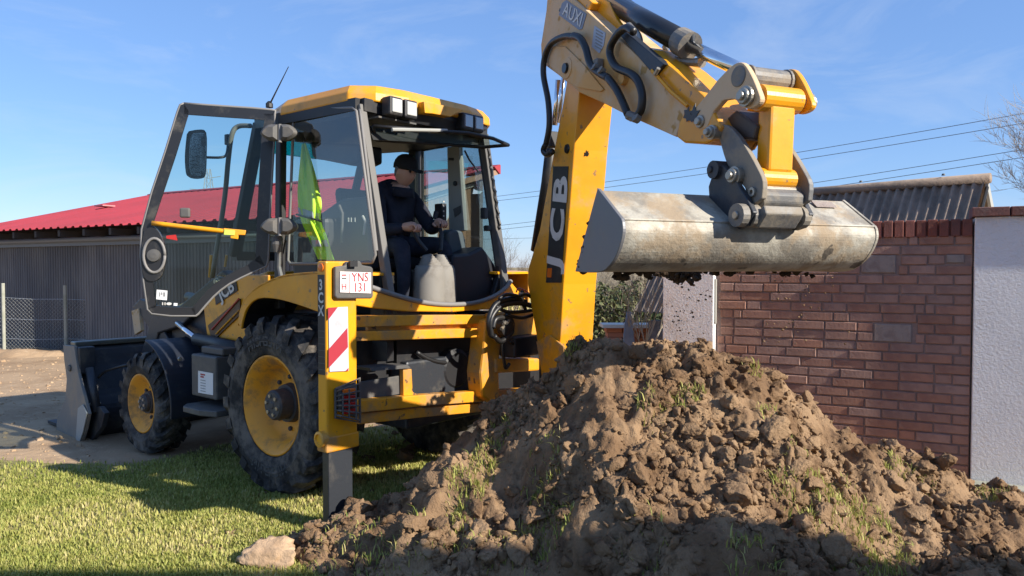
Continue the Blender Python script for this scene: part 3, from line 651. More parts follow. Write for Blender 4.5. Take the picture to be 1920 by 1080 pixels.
# ------------------------------------------------------------------ the house behind the photographer, whose shade falls on the foreground
def house():
    root = empty('house', (7, -3, 0)); tag(root, 'pale house standing behind the viewpoint', 'house')
    x0, x1, y0, y1, ez, rz = 3.0, 12.5, -6.0, .75, 2.7, 5.0
    MB().box((x0, y0, -.1), V((x1-x0, 0, 0)), V((0, y1-y0, 0)), UP*(ez+.1)).build('wall', WALLW, root)
    yr = HOUSE_RY
    MB().add([(x0-.4, y0-.4, ez), (x1+.4, y0-.4, ez), (x1+.4, y1+.3, ez), (x0-.4, y1+.3, ez), (x0-.2, yr, rz), (HOUSE_RX, yr, rz)], [(0, 1, 5, 4), (1, 2, 5), (2, 3, 4, 5), (3, 0, 4), (3, 2, 1, 0)]).build('roof', mat('house_tiles', (.25, .08, .05), .8), root)
HOUSE_RY = 4.08 - 5.0*(-to_sun.y/to_sun.z); HOUSE_RX = 2.75 + 4.7*(to_sun.x/to_sun.z)
house()

# ================================================================== the backhoe loader
BH = empty('backhoe_loader', O)
tag(BH, 'yellow backhoe loader with its door open and digging arm raised over the heap', 'backhoe loader')
def sub(name, parent=BH):
    e = bpy.data.objects.new(name, None); COL.objects.link(e); e.parent = parent; e.matrix_parent_inverse = Matrix.Translation(-parent.location); return e
def bar(p, q, w, h, up=UP):       # box beam from p to q, returns MB
    p, q = V(p), V(q); d = (q-p); s = d.cross(up).normalized(); u = s.cross(d).normalized(); return MB().box(p-s*w/2-u*h/2, d, s*w, u*h)
def pin(c, ax, r, l, name='pin', m=None, parent=BH, n=16):
    c, ax = V(c), V(ax).normalized(); return MB().lathe(c-ax*l/2, ax, [(0, r*.42), (.004, r*.5), (.016, r*.5), (.017, r*.78), (.022, r*.84), (.034, r*.84), (.035, r*1.08), (.048, r*1.08), (.049, r*.96), (l-.049, r*.96), (l-.048, r*1.08), (l-.035, r*1.08), (l-.034, r*.84), (l-.02, r*.84), (l-.018, r*.5), (l, r*.45)], n).build(name, m or PIN, parent)
# ---- wheels
def wheel(cx, lat, zc, Rr, wd, rr, nlug, side, dish, word=None):
    e = sub('wheel'); c = M(cx, lat, zc); ax = LF*side       # ax points outwards
    h = wd/2; Rc = Rr*.945
    prof = [(-h*.62, rr), (-h*.86, rr+.03), (-h*1.0, (rr+Rc)/2), (-h*.93, Rc-.06), (-h*.78, Rc-.012), (0, Rc+.004), (h*.78, Rc-.012), (h*.93, Rc-.06), (h*1.0, (rr+Rc)/2), (h*.9, rr+.05), (h*.86, rr+.03), (h*.80, rr+.028), (h*.78, rr+.012), (h*.62, rr)]
    mb = MB(); mb.lathe(c, ax, prof, 56, caps=False)
    u0 = UP - ax*UP.dot(ax); u0.normalize(); b0 = ax.cross(u0)
    def cyl(t, ang, r): return c + ax*t + (u0*math.cos(ang)+b0*math.sin(ang))*r
    lug_h = Rr-Rc
    for sd in (1, -1):
        for k in range(nlug):
            a0 = 2*math.pi*(k+(.5 if sd > 0 else 0))/nlug; wl = 2*math.pi/nlug*.27; pts = []
            for s_, t in enumerate(np.linspace(-.06, 1.0, 5)):
                aa = a0 - .30*side*(t**.9)*(22/nlug); tt = sd*h*min(t, .985)
                rb = Rc-.02 if t < .8 else Rc-.05; rt = Rr - (0 if t < .7 else (t-.7)*.09)
                if t > .95: tt = sd*h*.99; rb = Rc-.09; rt = Rr-.045
                pts.append([cyl(tt, aa-wl, rb), cyl(tt, aa-wl*.75, rt), cyl(tt, aa+wl*.75, rt), cyl(tt, aa+wl, rb)])
            mb.loft(pts, close=True)
    mb.build('tyre', RUB, e, smooth=False)
    rb = MB(); d = h*.80
    rb.lathe(c, ax, [(-h*.6, rr*.9), (-h*.62, rr+.01), (-h*.5, rr-.02), (d-.06, rr-.035), (d-.012, rr+.004), (d, rr+.022), (d+.008, rr+.022), (d+.006, rr+.006), (d-.03, rr-.02), (d-.05, rr-.05), (d-dish*.75, rr-.075), (d-dish, rr-.12), (d-dish, rr*.42), (d-dish-.02, .02)], 48, caps=False)
    r_ = rb.build('rim', RIM, e, smooth=True)
    hb = MB(); hb.lathe(c, ax, [(d-dish-.02, rr*.44), (d-dish+.05, rr*.40), (d-dish+.05, rr*.33), (d-.02, rr*.32), (d-.005, rr*.28), (d-.005, .03), (d+.002, .02)], 32)
    hub_ = hb.build('hub', HUB, e)
    nb = 8
    nuts = MB()
    for k in range(nb):
        a = 2*math.pi*k/nb; nuts.lathe(cyl(d-dish-.005, a, rr*.56), ax, [(0, .018), (.022, .018), (.028, .012)], 6)
    nuts.build('wheel_nuts', HUB, r_)
    for k in range(6): MB().lathe(cyl(d-.004, 2*math.pi*k/6+.3, rr*.2), ax, [(0, .016), (.01, .014)], 8).build('hub_bolt', PIN, hub_)
    if word:
        rad_ = rr+.125
        for rot in (0.05, math.pi+.05):
            for k, ch in enumerate(word):
                a = rot - side*(-1)*(k-len(word)/2+.5)*.118*-1
                n_ = (u0*math.cos(a)+b0*math.sin(a)); tdir = ax.cross(n_)*-1
                x_ = n_.cross(ax) if side > 0 else n_.cross(ax)
                text('tyre_letter', ch, c+ax*(h*1.0+.001)+n_*rad_, x_*-1, n_, .10, mat('letter_rubber', (.06, .06, .06), .7), e, ext=.003, bold=.02)
    return e
wheel(.03, .80, .655, .67, .43, .355, 21, 1, .17, 'MICHELIN')
wheel(.03, -.80, .655, .67, .43, .355, 21, -1, .17)
wheel(2.20, .845, .415, .475, .32, .255, 18, 1, .10)
wheel(2.20, -.845, .415, .475, .32, .255, 18, -1, .10)
# ---- chassis
ch = MB(); ch.box(M(-.85, -.42, .50), FW*3.5, LF*.84, UP*.5); ch.build('chassis', DST, BH, bevel=.02)
MB().lathe(M(.03, -.62, .655), LF, [(0, .13), (.3, .13), (.35, .2), (.9, .2), (.95, .13), (1.24, .13)], 20).build('rear_axle', DST, BH, smooth=True)
MB().lathe(M(2.2, -.7, .415), LF, [(0, .09), (.55, .1), (.6, .14), (.8, .14), (.85, .1), (1.4, .09)], 16).build('front_axle', DST, BH, smooth=True)
MB().box(M(.5, -.55, .85), FW*2.0, LF*1.1, UP*.45).build('engine_block', DST, BH, bevel=.03)
# ---- bonnet and loader tower seen under the open door
bn = MB(); prof = [(.95, 1.05), (2.75, .92), (2.78, 1.12), (2.6, 1.30), (1.9, 1.46), (.9, 1.66)]
bn.prism([M(x, .46, z) for x, z in prof], LF*-.92); bon = bn.build('bonnet', YEL, BH, bevel=.04)
pan = [(392, 610), (452, 560), (452, 590), (400, 640)]
MB().prism([PL(a, b, .622) for a, b in pan], LF*.012).build('engine_grille', mat('brown_panel', (.10, .05, .02), .5), bon)
for k in range(2): MB().tube([PL(397+k*8, 618+k*8, .64), PL(448, 560+k*22, .64)], .008, 6).build('pinstripe', mat('red_stripe', (.45, .06, .05), .5) if k == 0 else YEL, bon)
text('bonnet_letters', 'JCB', PL(424, 545, .630), (PL(440, 530, .63)-PL(408, 556, .63)), (PL(420, 530, .63)-PL(430, 556, .63)), .17, DECW, bon, bold=.03)
MB().prism([PL(a, b, .624) for a, b in ((402, 545), (442, 520), (446, 545), (405, 572))], LF*.003).build('bonnet_decal', DEC, bon)
for sg in (1, -1):      # loader towers, arms, lift rams
    tw = [(.62, 1.05), (1.0, .95), (1.62, .95), (1.70, 1.30), (1.45, 1.62), (1.25, 1.62), (.62, 1.62)]
    MB().prism([M(x, sg*.56, z) for x, z in tw], LF*(sg*.06)).build('loader_tower', YEL, BH, bevel=.01)
    MB().prism([M(x, sg*.42, z) for x, z in tw], LF*(sg*.04)).build('loader_tower_plate', YEL, BH, bevel=.01)
    arm = [(1.22, 1.60), (1.36, 1.66), (2.2, 1.30), (2.72, 1.24), (3.12, .62), (3.24, .34), (3.10, .28), (2.95, .48), (2.62, 1.02), (2.14, 1.12)]
    MB().prism([M(x, sg*.62, z) for x, z in arm], LF*(-sg*.10)).build('loader_arm', DST, BH, bevel=.015)
    pin(M(1.33, sg*.56, 1.56), LF, .045, .3); pin(M(3.17, sg*.57, .36), LF, .04, .2)
    MB().tube([M(.85, sg*.66, .98), M(1.75, sg*.66, 1.02)], .06, 14).build('lift_ram', BLK, BH, smooth=True)
    MB().tube([M(1.75, sg*.66, 1.02), M(2.2, sg*.62, 1.14)], .03, 12).build('lift_rod', CHR, BH, smooth=True)
MB().tube([M(2.1, .35, 1.34), M(2.62, .30, 1.38)], .05, 12).build('crowd_ram', DST, BH, smooth=True)
lk = MB(); lk.prism([PL(a, b, .60) for a, b in ((248, 575), (262, 560), (276, 566), (318, 640), (296, 640), (262, 590))], LF*-.09); lk.build('tilt_lever', DST, BH, bevel=.01)
MB().prism([PL(a, b, .615) for a, b in ((246, 583), (259, 578), (264, 620), (252, 628))], LF*-.04).build('lever_bracket', YEL2, BH, bevel=.005)
MB().tube([PL(316, 612, .5), PL(340, 590, .5)], .022, 10).build('tilt_rod', CHR, BH)
# front mudguard
def arch(cx, cz, r, a0, a1, lat0, lat1, th, name, m, parent, n=16, flat=None):
    outer, inner = [], []
    for k in range(n+1):
        a = rad(a0+(a1-a0)*k/n); outer.append((cx+r*math.cos(a), cz+r*math.sin(a))); inner.append((cx+(r-th)*math.cos(a), cz+(r-th)*math.sin(a)))
    mb = MB(); rings = [[M(o_[0], lat0, o_[1]), M(o_[0], lat1, o_[1]), M(i_[0], lat1, i_[1]), M(i_[0], lat0, i_[1])] for o_, i_ in zip(outer, inner)]
    mb.loft(rings); return mb.build(name, m, parent, bevel=.008)
MUD = mat('mudguard_plastic', (.016, .020, .030), .45, dirt=(.10, .09, .08), ds=5, dlo=.55, damt=.4)
def guard(sg):
    g = arch(2.16, .43, .60, 100, 188, sg*1.0, sg*.60, .02, 'front_mudguard', MUD, BH)
    pts = [(2.16+.60*math.cos(rad(a)), .43+.60*math.sin(rad(a))) for a in np.linspace(96, 190, 18)] + [(2.16+.50*math.cos(rad(a)), .43+.50*math.sin(rad(a))) for a in np.linspace(190, 96, 18)]
    MB().prism([M(x, sg*.60, z) for x, z in pts], LF*(sg*.02)).build('mudguard_lip', MUD, g)
guard(1); guard(-1)
for px, py in ((302, 673), (337, 673)): MB().lathe(PL(px, py, .98), FW*-1, [(0, .02), (.012, .016)], 8).build('guard_bolt', PIN, BH)
# battery box and step
bx = MB(); bx.box(M(.93, .66, .58), FW*.42, LF*.26, UP*.36); bx = bx.build('battery_box', GRY, BH, bevel=.015)
MB().box(M(.93, .62, .945), FW*.36, LF*.24, UP*.06).build('box_lid', GRY, bx, bevel=.012)
lab = [PL(a, b, .922) for a, b in ((372, 695), (400, 700), (400, 741), (372, 736))]
MB().prism(lab, LF*.003).build('warning_label', WHT, bx)
for k in range(2): MB().box(PL(376, 703+k*4.5, .926), FW*-(.075-.02*k), LF*.001, UP*.013).build('label_heading', REDT, bx)
for k in range(5): MB().box(PL(376, 713+k*5, .926), FW*-.085, LF*.001, UP*.006).build('label_line', mat('print_grey', (.25, .25, .25), .6), bx)
MB().prism([M(1.30, .62, .47), M(.78, .62, .47), M(.78, 1.0, .47), M(.95, 1.06, .47), M(1.22, 1.06, .47), M(1.32, .98, .47)], UP*.05).build('step', GRY, BH, bevel=.008)
MB().box(M(1.0, .72, .50), FW*.06, LF*.06, UP*.10).build('step_hanger', GRY, BH)
# ---- front loader bucket (clam type)
fb = sub('loader_bucket')
side = ((118, 647), (139, 649), (146, 700), (166, 776), (159, 808), (152, 829), (132, 828), (104, 820), (107, 783), (122, 750), (125, 711), (120, 674))
for lat in (1.17, -1.15):
    base = [PL(a, b, 1.17) for a, b in side]; MB().prism([p-LF*(1.17-lat) for p in base], LF*-.03).build('side_plate', mat('bucket_side_steel', (.20, .19, .175), .6, metal=.2, dirt=(.36, .29, .21), ds=4, dlo=.42, dhi=.65, damt=.8, bump=.15, bs=30), fb, bevel=.004)
q = [PL(a, b, 1.14) for a, b in ((126, 649), (138, 652), (143, 690), (150, 735), (158, 772), (156, 806), (148, 829))]
qq = spline(q, 4); nrm = V((0, 0, 0))
inn = [p+FW*.03 for p in qq]
mb = MB(); mb.loft([[p+LF*.0 for p in qq]+inn[::-1], [p-LF*2.28 for p in qq]+[p-LF*2.28 for p in inn[::-1]]]); mb.build('shell', DST, fb)
MB().box(PL(132, 649, 1.14), LF*-2.28, FW*-.12, UP*.05).build('top_beam', mat('scuffed_steel', (.17, .17, .14), .35, metal=.6, dirt=(.05, .05, .05), ds=3, dlo=.45, damt=.8), fb, bevel=.01)
MB().box(M(3.35, 1.14, .0), LF*-2.28, FW*.75, UP*.03).build('floor_plate', DST, fb)
MB().box(PL(139, 650, 1.15), LF*-.15, FW*-.13, UP*-.27).build('ram_bracket', DST, fb, bevel=.012)
MB().tube([PL(146, 690, 1.14)-FW*.10-LF*.07, PL(160, 772, 1.14)-FW*.10-LF*.07], .04, 12).build('clam_ram', DST, fb, smooth=True)
MB().tube([PL(180, 708, 1.0)-FW*.05, PL(195, 698, .96), PL(215, 690, .92), PL(240, 684, .86)], .014, 6, smooth=4).build('ram_hose', HOSE, fb, smooth=True)
MB().prism([PL(a, b, 1.08) for a, b in ((156, 770), (186, 762), (196, 775), (190, 800), (172, 826), (152, 826))], LF*-.05).build('clam_lug', DST, fb, bevel=.006)
pin(PL(177, 757, 1.07), LF, .02, .12, parent=fb); 
MB().lathe(PL(131, 690, 1.175), LF, [(0, .035), (.012, .03)], 14).build('pivot_boss', GRY, fb)
MB().prism([PL(a, b, 1.176) for a, b in ((148, 765), (157, 758), (165, 775), (158, 808), (151, 828), (144, 828), (146, 795))], LF*.012).build('wear_plate', LGR, fb, bevel=.003)

# ---- cab
FLZ = 1.30
MB().box(M(-.86, -.62, FLZ-.14), FW*1.75, LF*1.24, UP*.10).build('cab_floor', BLK, BH, bevel=.01)
MB().prism([M(x, y, .95) for x, y in ((-.78, .45), (.9, .45), (.9, -.45), (-.78, -.45))], UP*.24).build('cab_mount', BLK, BH)
# rear skirt (yellow) under the rear opening
top = curve2([(640, 520), (692, 539), (740, 555), (790, 568), (840, 573), (888, 570), (925, 558), (948, 542), (958, 528)], 4); bot = [(990, 566), (925, 579), (850, 585), (760, 584), (700, 578), (650, 570)]
MB().prism([PR(a, b, -.92) for a, b in top+bot], FW*.06).build('rear_skirt', YEL, BH, bevel=.008)
MB().tube([PR(a, b-2, -.925) for a, b in top], .018, 8).build('skirt_trim', SEAL, BH, smooth=True)
# pillars
def post(name, a, b, w, d, m=BLK): return bar(a, b, w, d, FW).build(name, m, BH, bevel=.008)
LRt, LRb = M(-.68, .69, 2.83), M(-.88, .60, 1.48); RRt, RRb = M(-.68, -.60, 2.80), M(-.88, -.64, 1.50)
post('rear_pillar', LRt, LRb, .055, .06, mat('dusty_grey_paint', (.15, .142, .13), .6)); post('rear_pillar', RRt, RRb, .07, .06, GRY)
MB().tube([PR(675, 205, -.70), PR(690, 330, -.78), PR(706, 470, -.86)], .012, 8).build('pillar_seal', SEAL, BH)
MB().tube([LRb+FW*.01, M(-.86, .60, 1.36)], .035, 8).build('pillar_foot', BLK, BH)
BLt, BLb = M(.27, .71, 2.84), M(.27, .74, 1.36); BRt, BRb = M(.25, -.70, 2.82), M(.25, -.70, 1.36)
post('door_post', BLt, BLb, .06, .07); post('door_post', BRt, BRb, .12, .09)
ALt, ALb = PL(487, 232, .58), PL(440, 480, .58); ARt, ARb = ALt-LF*1.14, ALb-LF*1.14
post('front_pillar', ALt, ALb, .10, .06); post('front_pillar', ARt, ARb, .06, .06)
for p, q_ in ((LRt, RRt), (LRt, BLt), (RRt, BRt), (BLt, ALt), (BRt, ARt), (ALt, ARt)): bar(p, q_, .09, .09).build('roof_rail', BLK, BH)
bar(ALb, ARb, .08, .08).build('front_sill', BLK, BH)
bar(M(.27, .70, 1.52), M(-.80, .66, 1.52), .05, .08).build('side_sill', GRY, BH); bar(M(.27, -.68, 1.50), M(-.85, -.66, 1.50), .05, .08).build('side_sill', GRY, BH)
# light grey inner trim on the far pillar with its round fastener
tr = MB().prism([PL(a, b, -.60) for a, b in ((838, 276), (860, 274), (870, 432), (842, 438))], LF*-.05).build('pillar_trim', LGR, BH, bevel=.006)
MB().lathe(PL(854, 344, -.598), LF, [(0, .022), (.01, .022), (.012, .014)], 14).build('trim_knob', BLK, tr)
MB().prism([PL(a, b, -.597) for a, b in ((850, 392), (864, 385), (865, 398), (853, 408))], LF*.003).build('trim_label', GRY, tr)
MB().prism([PL(a, b, -.597) for a, b in ((841, 296), (851, 296), (851, 301), (841, 301))], LF*.003).build('trim_label', BLK, tr)
# windows: far side, front, near quarter (with rounded seal), rear quarter right
def pane(name, pts, vec, m=GL, seal=.010, parent=BH):
    g = MB().prism(pts, V(vec).normalized()*.006).build(name, m, parent); MB().tube(list(pts)+[pts[0]], seal, 6).build('seal', BLK, g); return g
pane('front_window', [ALt-LF*.05, ALb-LF*.05, ARb+LF*.03, ARt+LF*.03], FW)
pane('sun_strip', [ALt-LF*.06-FW*.02, ALt.lerp(ALb, .20)-LF*.06-FW*.02, ARt.lerp(ARb, .20)+LF*.05-FW*.02, ARt+LF*.05-FW*.02], FW, GLT, .003)
pane('side_window', [BRt+FW*.08-UP*.06, BRb+FW*.08, ARb-LF*.02, ARt-LF*.02-UP*.05], LF)
pane('rear_side_window', [BRt-FW*.08-UP*.06, BRb-FW*.08+UP*.2, RRb+FW*.06, RRt+FW*.06-UP*.05], LF)
qw = [PL(a, b, .73) for a, b in ((556, 204), (662, 202))] + [PL(668, 208, .73), PL(704, 478, .73)] + [PL(a, b, .73) for a, b in ((698, 492), (545, 495), (540, 488), (551, 212))]
g = MB(); g.add(qw, [(0, 1, 2, 7), (2, 3, 6, 7), (3, 4, 5, 6)]); g = g.build('quarter_window', GLD, BH); MB().tube(qw+[qw[0]], .011, 8).build('seal', SEAL, g, smooth=True)
# rear window raised under the roof: a flat dark pane standing out as a visor
rw = [M(-.62, .62, 2.68), M(-1.10, .10, 2.62), M(-1.12, -.42, 2.60), M(-1.06, -.72, 2.56), M(-.62, -.66, 2.66)]
vis = [PR(x, y, X) for x, y, X in ((700, 236, -.70), (745, 240, -.80), (880, 250, -.98), (925, 260, -1.06), (953, 272, -1.08), (905, 276, -.72), (705, 262, -.60))]
mb = MB(); mb.prism(vis, UP*.018); vs_ = mb.build('raised_rear_window', GLD, BH); MB().tube(vis+[vis[0]], .014, 8).build('seal', BLK, vs_, smooth=True)
MB().tube([PR(735, 243, -.82), PR(838, 245, -.92)], .014, 8).build('window_rail', LGR, BH)
MB().prism([PR(a, b, -.66) for a, b in ((690, 236), (900, 250), (900, 272), (700, 262))], FW*.04).build('rear_header', BLK, BH)
MB().tube([PR(871, 282, -.7), PR(880, 300, -.72), PR(897, 322, -.72)], .008, 6).build('gas_strut', BLK, BH)
cord = [M(-.68, -.6, 2.66).lerp(RRb, k/40) + V((.012*math.sin(k*2.2), 0, .012*math.cos(k*2.2))) - FW*.05 for k in range(24)]
MB().tube(cord, .012, 6).build('coil_cord', HOSE, BH)
for px, py, w_, h_ in ((908, 400, 14, 24), (914, 428, 22, 12)): MB().cbox(PR(px, py, -.78), LF*.05, FW*.05, UP*(h_/260)).build('window_catch', BLK, BH, bevel=.008)
MB().prism([PR(a, b, -.86) for a, b in ((938, 480), (950, 505), (954, 535), (940, 552), (925, 555), (935, 520))], FW*.05).build('pillar_guard', BLK, BH, bevel=.01)
# roof: lofted cap
def ring(z, inset, tip=0):
    pts = [(-.80, .34), (-.74, .60), (-.60, .74), (.20, .76), (.62, .62), (.70, .50), (.70, -.50), (.62, -.62), (.20, -.76), (-.60, -.74), (-.74, -.62), (-.80, -.34)]
    return [M(x*(1-inset)-.05*inset, y*(1-inset), z) for x, y in pts]
rf = MB(); rf.loft([ring(2.86, .0), ring(2.925, .005), ring(2.985, .07), ring(3.015, .20), ring(3.03, .5)]); roof = rf.build('roof', YEL, BH, bevel=.012)
rl = MB(); rl.loft([ring(2.76, .06), ring(2.83, .025), ring(2.859, .03)]); rl.build('roof_lining', BLK, BH)
MB().prism([PR(a, b, -.86) for a, b in ((795, 190), (870, 205), (868, 207), (845, 219), (811, 213), (797, 212))], FW*.12).build('roof_peak', YEL, roof, bevel=.01)
def lamps(lat_list, name, lens):
    for lat in lat_list:
        h_ = MB().cbox(M(-.80, lat, 2.83), LF*.125, FW*.10, UP*.135).build('work_lamp', BLK, roof, bevel=.015)
        MB().cbox(M(-.853, lat, 2.832), LF*.092, FW*.012, UP*.098).build('lens', lens, h_, bevel=.012)
lamps((.50, .36), 'l', LENS); lamps((-.24, -.36), 'r', LGREY)
MB().box(M(-.77, .60, 2.745), LF*-.36, FW*.12, UP*.012).build('lamp_shelf', GRY, roof)
MB().lathe(M(-.05, .22, 3.02), UP, [(0, .10), (.03, .10), (.035, .02)], 20).build('roof_hatch', LGR, roof)
MB().tube([M(.0, .36, 3.03), M(-.1, .22, 3.075), M(-.18, .1, 3.03)], .008, 6, smooth=4).build('hatch_wire', HOSE, roof)
ab = PL(505, 190, .66); MB().tube([ab-UP*.03, PL(541, 125, .66)], [.008, .003], 6).build('aerial', BLK, BH)
MB().lathe(ab-UP*.05, UP, [(0, .03), (.03, .03), (.05, .012)], 10).build('aerial_base', BLK, BH)
# door: opened outwards on the rear post
DP0, DN = M(.27, .79, 0), None
dd = V((-.975, -.22, 0)).normalized(); DN = V((-dd.y, dd.x, 0)); DN = DN if DN.y < 0 else -DN      # towards the camera
def PD(px, py, off=0): return hit(px, py, DP0+DN*off, DN)
do = curve2([(345, 194), (430, 200), (508, 206), (515, 214), (514, 260), (506, 400), (503, 485), (497, 500)], 2) + curve2([(470, 512), (430, 532), (400, 556), (372, 588), (366, 592)], 2) + [(320, 592), (285, 588), (277, 580), (270, 530), (264, 480), (266, 430), (285, 360), (310, 285), (333, 210), (338, 197)]
cx, cy = 395, 370
def inset(pts, fn): return [fn(p) for p in pts]
n = len(do); di = []
for k in range(n):
    p0, p1, p2 = do[k-1], do[k], do[(k+1) % n]; tx, ty = p2[0]-p0[0], p2[1]-p0[1]; l = math.hypot(tx, ty); nx, ny = -ty/l, tx/l
    wdt = 20 if p1[1] < 230 else (24 if p1[0] > 495 else (20 if p1[1] < 430 else 16)); di.append((p1[0]+nx*wdt, p1[1]+ny*wdt))
door = sub('door')
MB().prism([PD(a, b) for a, b in do], DN*.006).build('glass', GL, door)
FRIT = mat('black_frit', (.018, .018, .02), .3, dirt=(.12, .11, .09), ds=6, dlo=.5, damt=.5)
MB().ring([PD(a, b, .008) for a, b in do], [PD(a, b, .008) for a, b in di], DN*-.022).build('frame', FRIT, door)
MB().tube([PD(a, b, .0) for a, b in do]+[PD(*do[0])], .010, 8).build('edge_seal', SEAL, door, smooth=True)
lockp = [(272, 432), (290, 425), (306, 445), (312, 480), (306, 515), (290, 528), (272, 520), (266, 480)]
MB().prism([PD(a, b, -.015) for a, b in curve2(lockp+[lockp[0]], 3)[:-1]], DN*.035).build('lock_plate', FRIT, door, bevel=.004)
MB().tube([PD(289+20*math.cos(a), 479+32*math.sin(a), .028) for a in np.linspace(0, 2*math.pi, 25)], .011, 8).build('lock_ring', SEAL, door, smooth=True)
MB().lathe(PD(289, 479, .015), DN, [(0, .05), (.03, .045), (.034, .02)], 20).build('lock_barrel', GRY, door)
MB().tube([PD(285, 418, .03), PD(370, 428, .05), PD(455, 437, .03)], .018, 10, smooth=3).build('grab_rail', YEL, door, smooth=True)
MB().prism([PD(a, b, .03) for a, b in ((420, 428), (462, 432), (460, 441), (448, 441), (447, 449), (433, 447), (433, 441), (420, 440))], DN*.03).build('rail_bracket', YEL, door, bevel=.005)
MB().prism([PD(a, b, .064) for a, b in ((421, 430), (441, 432), (440, 441), (420, 440))], DN*.002).build('rail_sticker', mat('lime_sticker', (.55, .65, .1), .5), door)
MB().prism([PD(a, b, .012) for a, b in ((312, 442), (330, 440), (333, 451), (312, 447))], DN*.004).build('red_reflector', LREDM, door)
MB().prism([PD(a, b, .010) for a, b in ((294, 543), (314, 545), (313, 563), (293, 561))], DN*.002).build('sticker', WHT, door)
PG = mat('print_grey', (.25, .25, .25), .6)
for x0, w_, h_ in ((298.5, 2, 8), (302, 2.5, 5), (306, 4, 8)): MB().prism([PD(a, b, .0125) for a, b in ((x0, 548), (x0+w_, 548), (x0+w_, 548+h_), (x0, 548+h_))], DN*.001).build('sticker_print', PG, door)
for x0 in (304, 308.5): MB().prism([PD(a, b, .010) for a, b in ((x0, 567), (x0+2, 567), (x0+2, 572), (x0, 572))], DN*.002).build('glass_print', DECW, door)
MB().prism([PD(317+5*math.cos(a), 569.5+2.6*math.sin(a), .010) for a in np.linspace(0, 2*math.pi, 15)[:-1]], DN*.002).build('glass_print', DECW, door)
MB().prism([PD(a, b, .010) for a, b in ((326, 568), (333, 568.5), (332.5, 573.5), (325.5, 573))], DN*.002).build('glass_print', WHT, door)
MB().cbox(PD(347, 399, .02), dd*.075, DN*.03, UP*.075).build('work_light', GRY, door, bevel=.012)
for yc in (250, 425):     # the two hinges, each a pair of teardrop covers
    h_ = sub('hinge')
    for s_, x0 in ((-1, 523), (1, 527)):
        pts = curve2([(x0, yc-16), (x0+s_*18, yc-15), (x0+s_*32, yc-3), (x0+s_*30, yc+6), (x0+s_*14, yc+15), (x0, yc+14)], 3)
        pts3 = [PY(a, b, 5.62) for a, b in pts]; cc = sum(pts3, V())/len(pts3)
        mb = MB(); mb.loft([pts3, [cc+(p-cc)*.96+V((0, -.03, 0)) for p in pts3], [cc+(p-cc)*.6+V((0, -.055, 0)) for p in pts3]]); mb.build('hinge_cover', GRY, h_, smooth=False)
    MB().tube([PY(525, yc-17, 5.6), PY(525, yc+17, 5.6)], .016, 8).build('hinge_pin', SEAL, h_)
    MB().cbox(PY(525, yc, 5.68), V((.10, 0, 0)), V((0, .14, 0)), UP*.06).build('hinge_arm', BLK, h_)
MB().tube([PL(526, 445, .82), PL(524, 500, .82), PL(528, 520, .82)], .02, 8).build('door_stay', SEAL, BH)
MB().lathe(PL(520, 458, .86), UP, [(-.06, .03), (.0, .045), (.06, .035)], 12).build('stay_damper', GRY, BH)
# mirror, its arm, the grab tube by the front pillar
mr = MB(); mpts = curve2([(354, 246), (372, 243), (385, 248), (386, 290), (384, 328), (376, 335), (358, 334), (352, 325), (350, 290), (354, 246)], 3)[:-1]
mp3 = [PL(a, b, .95) for a, b in mpts]; cc = sum(mp3, V())/len(mp3)
mr.loft([[cc+(p-cc)*.97-FW*.02 for p in mp3], mp3, [cc+(p-cc)*.9+FW*.05 for p in mp3]]); mir = mr.build('mirror', BLK, BH, smooth=False)
MB().prism([cc+(p-cc)*.88-FW*.021 for p in mp3], FW*-.002).build('mirror_face', mat('mirror_glass', (.35, .37, .40), .08, metal=.8), mir)
MB().tube([PL(386, 295, .9), PL(415, 295, .82), PL(425, 288, .75), PL(428, 262, .7)], .011, 8, smooth=5).build('mirror_arm', BLK, BH, smooth=True)
MB().cbox(PL(428, 262, .7), FW*.05, LF*.05, UP*.09).build('arm_clamp', BLK, BH, bevel=.008)
MB().tube([PL(470, 236, .62), PL(447, 237, .66), PL(435, 252, .7), PL(428, 300, .7), PL(420, 380, .7), PL(398, 520, .7)], .021, 10, smooth=5).build('grab_tube', mat('grey_tube', (.16, .15, .13), .5), BH, smooth=True)
MB().tube([PL(396, 478, .55), PL(393, 520, .55)], .014, 8).build('yellow_rod', YEL, BH); MB().tube([PL(425, 478, .55), PL(422, 500, .55)], .012, 8).build('yellow_rod', YEL, BH)
# rear mudguard, left and right
def mudguard(sg):
    o_ = curve2([(446, 606), (450, 580), (462, 556), (484, 536), (512, 522), (540, 514), (600, 509), (640, 512)], 4); i_ = curve2([(640, 596), (600, 586), (560, 572), (520, 561), (484, 560), (464, 576), (455, 600), (452, 616)], 4)
    P0 = [PL(a, b, 1.0) for a, b in o_]; P1 = [PL(a, b, 1.0) for a, b in i_]
    if sg < 0: P0 = [p-LF*2.0 for p in P0]; P1 = [p-LF*2.0 for p in P1]
    g = MB(); g.prism(P0+P1, LF*(-sg*.02)); g = g.build('rear_mudguard', YEL, BH, bevel=.006)
    t_ = MB(); inn = [p-UP*.02 for p in P0]; t_.loft([[a, a-LF*(sg*.46), b-LF*(sg*.46), b] for a, b in zip(P0, inn)]); t_.build('mudguard_top', YEL, g, bevel=.004)
    k_ = MB(); P2 = [PL(a, b, 1.0) for a, b in ((446, 612), (453, 585), (466, 562), (486, 545), (515, 535), (580, 536), (612, 548))]
    if sg < 0: P2 = [p-LF*2.0 for p in P2]
    k_.loft([[a-LF*(sg*.03), a-LF*(sg*.46), a-LF*(sg*.46)-UP*.02, a-LF*(sg*.03)-UP*.02] for a in P2]); k_.build('wheel_arch', BLK, g)
mudguard(1); mudguard(-1)
